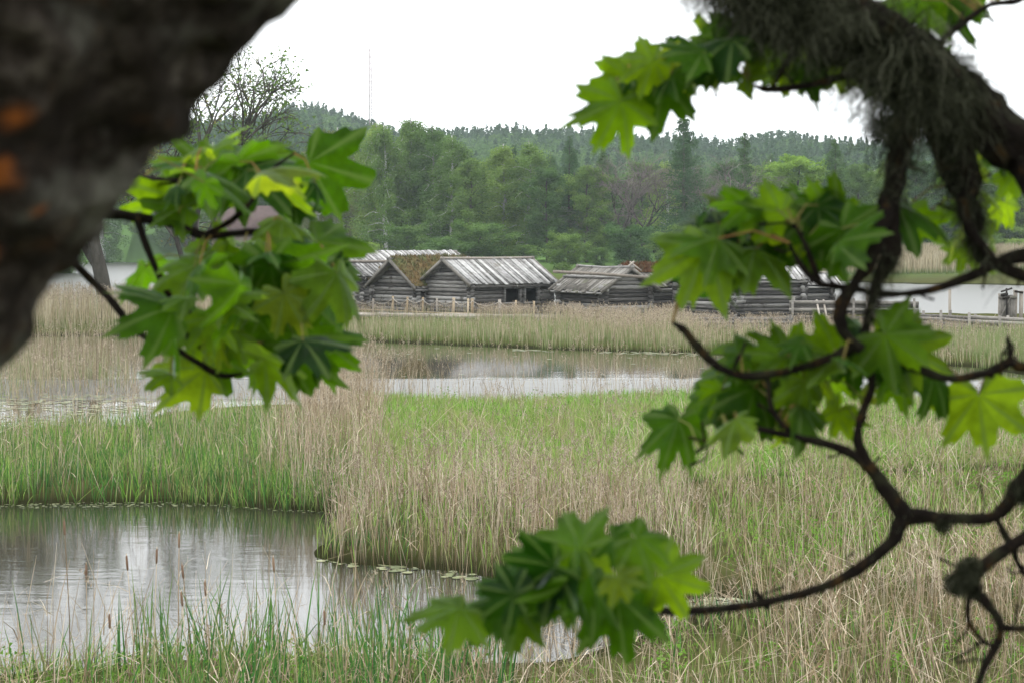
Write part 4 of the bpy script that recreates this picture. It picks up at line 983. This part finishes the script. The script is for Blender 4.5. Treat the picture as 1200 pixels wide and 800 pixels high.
def fill_leaves(lm, pm, paths, pl, dep, n_, size, dark=.5, sep=26, curl=.3, seed=1, spread=.16, out=None):
    global rs; rs = np.random.RandomState(seed)
    pl = np.array(pl, float); c0 = pl.mean(0); k = 0; got = []; tries = 0
    n_ = int(n_*.5); sep *= 1.35
    while k < n_ and tries < 6000:
        tries += 1; u_ = rs.uniform(pl[:,0].min(), pl[:,0].max()); v_ = rs.uniform(pl[:,1].min(), pl[:,1].max())
        if not pip(pl, np.array([u_]), np.array([v_]))[0]: continue
        if any((u_-a)**2+(v_-b_)**2 < sep*sep for a, b_ in got): continue
        got.append((u_, v_)); k += 1; cc_ = np.array(out) if out is not None else c0
        a = math.degrees(math.atan2(v_-cc_[1]+35, (u_-cc_[0])*1.2))+rs.normal()*34
        add_leaf(lm, pm, paths, u_, v_, dep+rs.normal()*spread, size*(.55+.75*rs.rand()), a, .05+1.0*rs.rand()**1.3, np.clip(dark+rs.normal()*.33, 0, 1), curl)
# ------------------------------------------------------------------ leaning maple, left
rs = np.random.RandomState(3); random.seed(3)
mp = thing('maple_tree', 'thick leaning maple trunk with orange lichen at the left edge', 'tree', (-1.35, .75, 2.85))
def child(mb, name, mat, par, smooth=True, **kw):
    o_ = mb.build(name, mat, par, smooth, **kw); o_.matrix_parent_inverse.identity(); o_.location = -np.array(par.location); return o_
dT = .93; ax = [(-1.30,.85,2.5,.30), (-1.15,.88,3.2,.235)]
ax += [(*P(u_, v_, dT), .207) for u_, v_ in ((-480,290),(-368,148),(-200,-95),(-14,-330),(150,-530))]
ax += [(-.02,.98,5.4,.18), (.05,1.0,6.6,.13), (.1,1.1,8.2,.08), (.15,1.0,9.6,.03)]
pa = smooth_path(ax, 22); tk = MB()
lumpy(tk, pa, 150, .055, 20, orange=((4,222,.009), (12,155,.006), (62,264,.0035), (-30,330,.01)))
child(tk, 'trunk', M['maplebark'], mp)
dL = 2.45
BL = [pxpath([(-140,60,14,1.15),(-40,240,11,1.8),(60,285,7,2.3),(100,322,5.5),(130,352,5.5),(152,380,5),(180,401,4.5),(212,413,3)], dL),
      pxpath([(-120,60,16,1.2),(-20,180,12,1.8),(80,240,9,2.3),(155,254,7),(200,262,6.5),(240,276,6),(290,272,4.5),(316,270,3)], dL),
      pxpath([(-60,-60,14,1.2),(60,120,9,2.0),(150,200,6),(190,212,5.5),(228,209,3)], dL),
      pxpath([(160,254,5),(172,290,5),(196,342,4.5),(222,372,4.5),(262,368,4),(296,352,2.5)], dL),
      pxpath([(216,368,4),(220,394,4),(240,408,3.5),(280,408,2.5),(300,402,2)], dL),
      pxpath([(200,404,3.5),(240,430,4.5),(262,440,4),(284,437,2)], dL),
      pxpath([(240,275,4),(272,258,4),(298,232,3.5),(318,200,2.5),(345,180,1.5)], dL),
      pxpath([(262,368,3),(320,360,2.2),(360,340,1.6),(385,318,1.2)], dL),
      pxpath([(225,300,4),(228,330,4.5),(224,372,4)], dL+.05)]
names = MB()
for i, p_ in enumerate(BL): 
    q = MB(); lumpy(q, p_, 8, .2, 70)
    if i < 3: child(q, 'branch', M['branchbark'], mp)
    else: child(q, 'twig', M['branchbark'], mp)
lm, pm = MB(), MB()
poly1 = [(205,172),(240,160),(300,165),(345,182),(372,205),(385,240),(360,245),(320,235),(280,232),(240,238),(200,240),(175,262),(165,240),(180,200)]
poly2 = [(165,300),(200,308),(250,318),(300,300),(340,285),(372,268),(395,290),(410,330),(400,352),(395,390),(398,408),(372,428),(335,436),(290,420),(250,425),(205,415),(190,395),(215,385),(170,360)]
fill_leaves(lm, pm, BL, poly1, dL, 24, 62, .45, 17, seed=21, out=(235,215))
fill_leaves(lm, pm, BL, poly2, dL, 46, 62, .42, 17, seed=24, out=(250,345))
rs = np.random.RandomState(22)
for L_ in [(178,362,72,165,1.2,.45),(245,185,85,-10,.5,.75),(268,205,84,5,.4,.55),(322,196,78,-5,.6,.35),(380,222,92,62,.6,.2),(332,236,60,85,.9,.7),(300,170,70,-30,.5,.6),
           (325,345,88,80,1.3,.35),(400,300,80,35,.8,.5),(408,345,72,65,.7,.8),(345,300,70,200,1,.15),(300,320,75,150,.9,.65),(372,385,85,70,1.1,.3),(340,425,84,95,1.2,.3),(375,435,70,60,1.1,.4),
           (300,425,75,100,1.2,.5),(212,425,72,190,1.1,.85),(240,438,56,120,1,.45),(255,395,60,160,1,.6),(200,302,66,200,.8,.7),(240,318,62,100,.7,.6),(288,300,66,40,.9,.75),(352,268,60,30,.8,.85),
           (190,235,60,190,.7,.6),(215,190,62,200,.7,.55),(280,365,72,120,.9,.3),(395,410,66,30,1,.4),(325,440,56,100,1,.35),(182,430,44,200,1,.7),(160,330,54,120,.8,.35)]:
    add_leaf(lm, pm, BL, L_[0], L_[1]+2, dL+.06+rs.normal()*.12, L_[2], L_[3], L_[4], L_[5])
child(lm, 'leaves', M['maple'], mp); child(pm, 'petioles', M['petiole'], mp)
# small high foliage above the frame so the tree has a head
lm = MB(); rs = np.random.RandomState(4)
for i in range(260):
    a = rs.rand()*6.28; e = rs.rand()**.5*1.6; leaf_mesh(lm, np.array([.15+math.cos(a)*e, .4+math.sin(a)*e*.7, 8.3+rs.rand()*2.0]), rs.normal(size=3)*[1,1,.4], np.array([rs.normal()*.4, rs.normal()*.4, 1]), .13, rs.rand())
child(lm, 'crown', M['maple'], mp)
# ------------------------------------------------------------------ lichen hung maple, right
rs = np.random.RandomState(6); random.seed(6)
mr_ = thing('maple_tree', 'maple with shaggy grey lichen on its limb reaching in from the right', 'tree', (2.05, 2.5, 2.85)); dR = 2.05
tk = MB(); tr = smooth_path([(2.0,2.55,2.5,.30),(2.02,2.5,3.2,.23),(1.98,2.5,4.4,.21),(2.05,2.5,5.6,.18),(1.9,2.6,7.2,.12),(2.0,2.5,9.0,.03)], 16); lumpy(tk, tr, 40, .08, 9)
child(tk, 'trunk', M['maplebark'], mr_)
off = [(1.85,2.5,4.75,.09),(1.50,2.3,4.72,.085)]
limb = pxpath([(1320,220,46),(1200,172,38),(1130,120,36),(1070,72,40),(1010,30,38),(940,-3,38),(870,-38,32),(790,-110,20),(700,-170,12)], dR, off)
q = MB(); lumpy(q, limb, 30, .26, 24); child(q, 'limb', M['branchbark'], mr_)
def ex(z_, r_=.03): return [(1.90,2.45,z_,r_)]
BR = [pxpath([(1066,110,15),(1056,165,17),(1050,210,14),(1040,252,16),(1046,292,14),(1028,328,9),(1020,360,6),(1010,405,7)], dR),
      pxpath([(1040,245,9),(1022,300,10),(1000,335,8),(985,362,11),(988,388,8),(1010,410,8)], dR-.03),
      pxpath([(1120,150,18),(1138,215,14),(1128,245,9),(1150,290,8),(1185,318,9),(1260,330,12),(1500,330,20,2.2)], dR, )[::-1],
      pxpath([(1085,120,15),(1110,200,13),(1142,250,12),(1140,285,7),(1160,318,5)], dR+.03),
      pxpath([(1500,330,22,2.2),(1260,300,13),(1200,300,11),(1165,310,9),(1142,322,7),(1092,340,5.5),(1040,345,5),(1000,338,5),(960,332,4),(938,310,4),(925,285,2.5)], dR, ex(4.4)),
      pxpath([(1500,440,16,2.2),(1260,425,8),(1200,430,7),(1184,425,8),(1160,435,6),(1110,443,6),(1060,425,8),(1010,405,9),(985,415,7),(930,433,6),(870,440,6),(832,422,6),(803,388,6.5),(788,378,2)], dR, ex(4.25)),
      pxpath([(1185,424,5),(1183,405,3),(1181,392,1)], dR),
      pxpath([(1010,408,5),(1022,450,6),(1008,490,6),(1010,530,8),(1058,602,12)], dR),
      pxpath([(868,498,3.5),(930,511,5),(985,525,6),(1015,545,8),(1046,580,10),(1062,605,13)], dR),
      pxpath([(1500,480,26,2.2),(1300,500,18),(1230,530,15),(1200,562,12),(1166,604,9),(1110,607,8.5),(1062,606,12),(1040,640,9),(982,680,7),(920,700,6),(860,711,6),(800,716,6),(768,712,6),(737,690,5),(725,660,5),(738,640,2)], dR, ex(4.15)),
      pxpath([(1166,604,5),(1185,640,5),(1196,665,4),(1225,700,4)], dR),
      pxpath([(1500,560,18,2.2),(1250,600,10),(1200,630,9),(1150,665,9),(1135,690,8),(1152,702,7),(1172,732,6),(1165,760,6),(1150,790,5),(1142,830,5)], dR-.05, ex(4.0)),
      pxpath([(1172,734,5),(1190,736,5),(1260,732,4)], dR-.05), pxpath([(1136,695,3.5),(1134,725,4),(1150,748,3),(1166,757,3)], dR-.05),
      pxpath([(900,712,4),(890,698,4),(882,690,1.5)], dR), pxpath([(1040,105,8),(1000,88,6),(960,98,5.5),(905,105,5),(882,100,2)], dR), pxpath([(905,104,3),(918,80,4),(940,40,5),(960,20,6)], dR),
      pxpath([(940,20,7),(880,45,6),(830,92,5),(790,92,4),(755,80,3),(720,90,1.5)], dR+.1), pxpath([(1240,-30,6),(1195,0,4.5),(1160,6,4),(1120,34,5),(1100,52,4),(1075,75,6)], dR+.05),
      pxpath([(960,330,4),(945,290,4),(930,262,2)], dR), pxpath([(900,440,4),(905,480,4),(930,511,4)], dR), pxpath([(860,500,4),(830,520,3),(815,530,2)], dR)]
minor = MB()
def spurs(mb, p_, n_):
    for _ in range(n_):
        i = rs.randint(3, len(p_)-1); a = p_[i,:3]; d_ = rs.normal(size=3)*[1,.6,1]; d_ /= np.linalg.norm(d_); L_ = rs.uniform(.006, .03)+p_[i,3]
        b_ = a+d_*L_*.6; c_ = b_+(d_+rs.normal(size=3)*.5)*L_*.5; mb.tube([a, b_, c_], [.0018,.0014,.0020], 5)
for i, p_ in enumerate(BR):
    q = MB(); lumpy(q, p_, 9, .26, 70); spurs(q, p_, max(3, len(p_)//7))
    if i in (0, 2, 3, 4, 5, 9, 11): child(q, 'branch', M['branchbark'], mr_)
    else: child(q, 'twig', M['branchbark'], mr_)
# beards
q = MB(); n_ = 34000; k = rs.randint(20, len(limb)-8, n_); C = limb[k,:3]; d_ = rs.normal(size=(n_,3)); d_ /= np.linalg.norm(d_, axis=1)[:,None]; C = C+d_*limb[k,3][:,None]*(.9+.2*rs.rand(n_))[:,None]
cl_ = np.array([mnoise.noise(Vector(c_*np.array([30,30,8])))*.7+mnoise.noise(Vector(c_*9))*.5 for c_ in C]); kk = cl_ > -.13; C = C[kk]; cl_ = cl_[kk]-.06
fl = np.where(C[:,0]*FPX/dR+600 < 1000, .6, 1.2)
rn_ = np.clip(.5+1.1*np.array([mnoise.noise(Vector(c_*40)) for c_ in C])+rs.normal(size=len(C))*.15, 0, 1); strands(q, C, .012+fl*.17*np.clip(cl_+.2, 0, .6)*rs.rand(len(C))**.7*1.7, .0013, .8, 7, rn=rn_)
for p_, n_, L_ in ((BR[0],2600,.022),(BR[3],1500,.03),(BR[2],1400,.035),(BR[9],2600,.007),(BR[11],1600,.007),(BR[5],900,.004),(BR[4],700,.005),(BR[8],500,.005)):
    lim = len(p_); wgt = p_[:,3].copy(); 
    k = rs.choice(lim, n_, p=wgt/wgt.sum()); d_ = rs.normal(size=(n_,3)); d_ /= np.linalg.norm(d_, axis=1)[:,None]; C = p_[k,:3]+d_*p_[k,3][:,None]+rs.normal(size=(n_,3))*.002
    cl_ = np.array([mnoise.noise(Vector(c_*25)) for c_ in C]); kk = cl_ > -.1; strands(q, C[kk], L_*(.4+1.2*rs.rand(kk.sum())), .0011, .4 if L_ < .015 else 1., 4, dirs=d_[kk]*.9)
child(q, 'beard_lichen', M['lichen'], mr_, False)
q = MB()
for c_, r_, n_ in ((P(1136,668,dR-.06), .018, 2200), (P(1122,682,dR-.06), .017, 1800), (P(1140,690,dR-.05), .010, 700), (P(1196,575,dR), .02, 1500), (P(1032,150,dR-.03), .020, 900), (P(1105,612,dR), .012, 800)):
    d_ = rs.normal(size=(n_,3)); d_ /= np.linalg.norm(d_, axis=1)[:,None]; lump = 1+.8*np.array([mnoise.noise(Vector(x*2.0)) for x in d_])
    strands(q, c_+d_*r_*.6*(rs.rand(n_)**.4*lump)[:,None], .012, .001, .1, 3, dirs=d_*1.2)
child(q, 'lichen_tuft', M['lichen'], mr_, False)
lm, pm = MB(), MB(); PT = BR
C1 = [(712,120),(720,85),(760,65),(820,45),(870,35),(900,50),(895,85),(860,88),(810,90),(770,105),(740,120)]
C2 = [(815,275),(840,255),(870,250),(905,235),(950,235),(990,240),(1005,270),(990,290),(950,292),(910,295),(870,298),(830,310),(805,325)]
C3 = [(1045,235),(1090,245),(1100,280),(1075,300),(1050,290)]
C4 = [(835,440),(860,410),(930,400),(1000,415),(1050,400),(1095,420),(1100,445),(1050,455),(990,460),(960,500),(920,515),(880,490),(840,500),(815,480)]
C6 = [(530,715),(560,700),(600,680),(640,670),(680,660),(715,660),(740,690),(745,720),(720,720),(680,705),(630,715),(590,725),(550,728)]
fill_leaves(lm, pm, PT, C1, dR+.1, 40, 56, .35, 17, seed=31, out=(830,80), spread=.08)
fill_leaves(lm, pm, PT, C2, dR+.16, 50, 66, .40, 18, seed=32, out=(935,290), spread=.12)
fill_leaves(lm, pm, PT, C3, dR+.1, 7, 56, .45, 18, seed=33, out=(1050,250), spread=.05)
fill_leaves(lm, pm, PT, C4, dR+.14, 58, 60, .42, 19, seed=34, out=(960,440), spread=.12)
fill_leaves(lm, pm, PT, C6, dR-.3, 18, 60, .35, 16, seed=35, out=(680,700), spread=.08)
fill_leaves(lm, pm, PT, [(900,60),(1010,60),(1015,95),(960,95),(900,90)], dR+.15, 26, 50, .55, 15, seed=36, out=(950,50), spread=.05)
fill_leaves(lm, pm, PT, [(1060,-30),(1200,-30),(1150,15),(1080,30)], dR+.15, 28, 52, .5, 15, seed=37, out=(1120,-20), spread=.05)
fill_leaves(lm, pm, PT, [(1080,170),(1200,140),(1200,270),(1130,330),(1090,260)], dR+.35, 40, 36, .8, 14, seed=38, spread=.1)
fill_leaves(lm, pm, PT, [(880,40),(1080,70),(1180,130),(1180,180),(1060,110),(900,70)], dR+.3, 34, 50, .5, 17, seed=39, spread=.08)
rs = np.random.RandomState(23)
for L_ in [(752,112,76,150,1.2,.25),(716,146,70,112,.4,.55),(752,66,56,200,.6,.5),(800,50,62,210,.8,.4),(835,35,60,240,.9,.75),(850,75,62,60,1,.3),(790,105,40,80,1,.35),(925,92,56,95,1,.8),(985,98,40,80,1,.75),(900,70,60,120,1,.5),
           (858,256,84,195,1.1,.8),(915,242,74,205,1.1,.85),(965,236,70,240,.8,.5),(812,325,84,115,.9,.75),(812,285,74,170,1,.7),(872,300,84,95,1.2,.15),(920,282,78,70,1,.2),(985,262,78,40,1,.25),(1000,292,66,60,1,.3),(838,312,66,120,1,.4),(895,262,60,150,1,.6),
           (1080,250,78,20,1,.35),(1065,280,64,80,1,.5),(1085,398,80,-15,1.2,.75),(1040,415,60,80,1,.2),(1148,495,80,88,1.3,.8),(1105,460,60,60,1,.2),(860,400,66,200,1,.7),(905,398,62,230,1,.6),(975,395,62,250,1,.6),(930,400,60,270,1,.55),
           (838,452,66,185,1,.5),(860,470,84,110,1.1,.25),(785,520,72,112,.4,.35),(838,515,60,95,1,.3),(955,470,66,60,1,.7),(935,520,50,80,1.1,.8),(975,500,50,110,1,.75),(900,480,70,60,1,.25),(1065,440,60,70,1,.2),(1000,440,60,90,1,.15),
           (648,632,80,195,.9,.6),(735,642,52,40,.5,.3),(768,640,62,25,1.1,.55),(800,680,66,15,1.2,.75),(728,735,96,82,1.2,.2),(508,718,74,172,.7,.7),(556,706,80,160,.7,.35),(628,700,86,115,1.1,.2),(588,728,66,140,.8,.55),(676,708,76,80,1,.15),(606,676,72,195,.5,.3),(700,690,66,60,1,.4)]:
    bottom = 470 < L_[0] < 830 and L_[1] > 600
    add_leaf(lm, pm, PT, L_[0], L_[1], (dR-.32 if bottom else dR+.07)+rs.normal()*.05, L_[2], L_[3], L_[4], L_[5])
child(lm, 'leaves', M['maple'], mr_); child(pm, 'petioles', M['petiole'], mr_)
lm = MB()
for i in range(260):
    a = rs.rand()*6.28; e = rs.rand()**.5*1.6; leaf_mesh(lm, np.array([2.0+math.cos(a)*e*.7, 2.5+math.sin(a)*e, 7.6+rs.rand()*2.0]), rs.normal(size=3)*[1,1,.4], np.array([rs.normal()*.4, rs.normal()*.4, 1]), .13, rs.rand())
child(lm, 'crown', M['maple'], mr_)
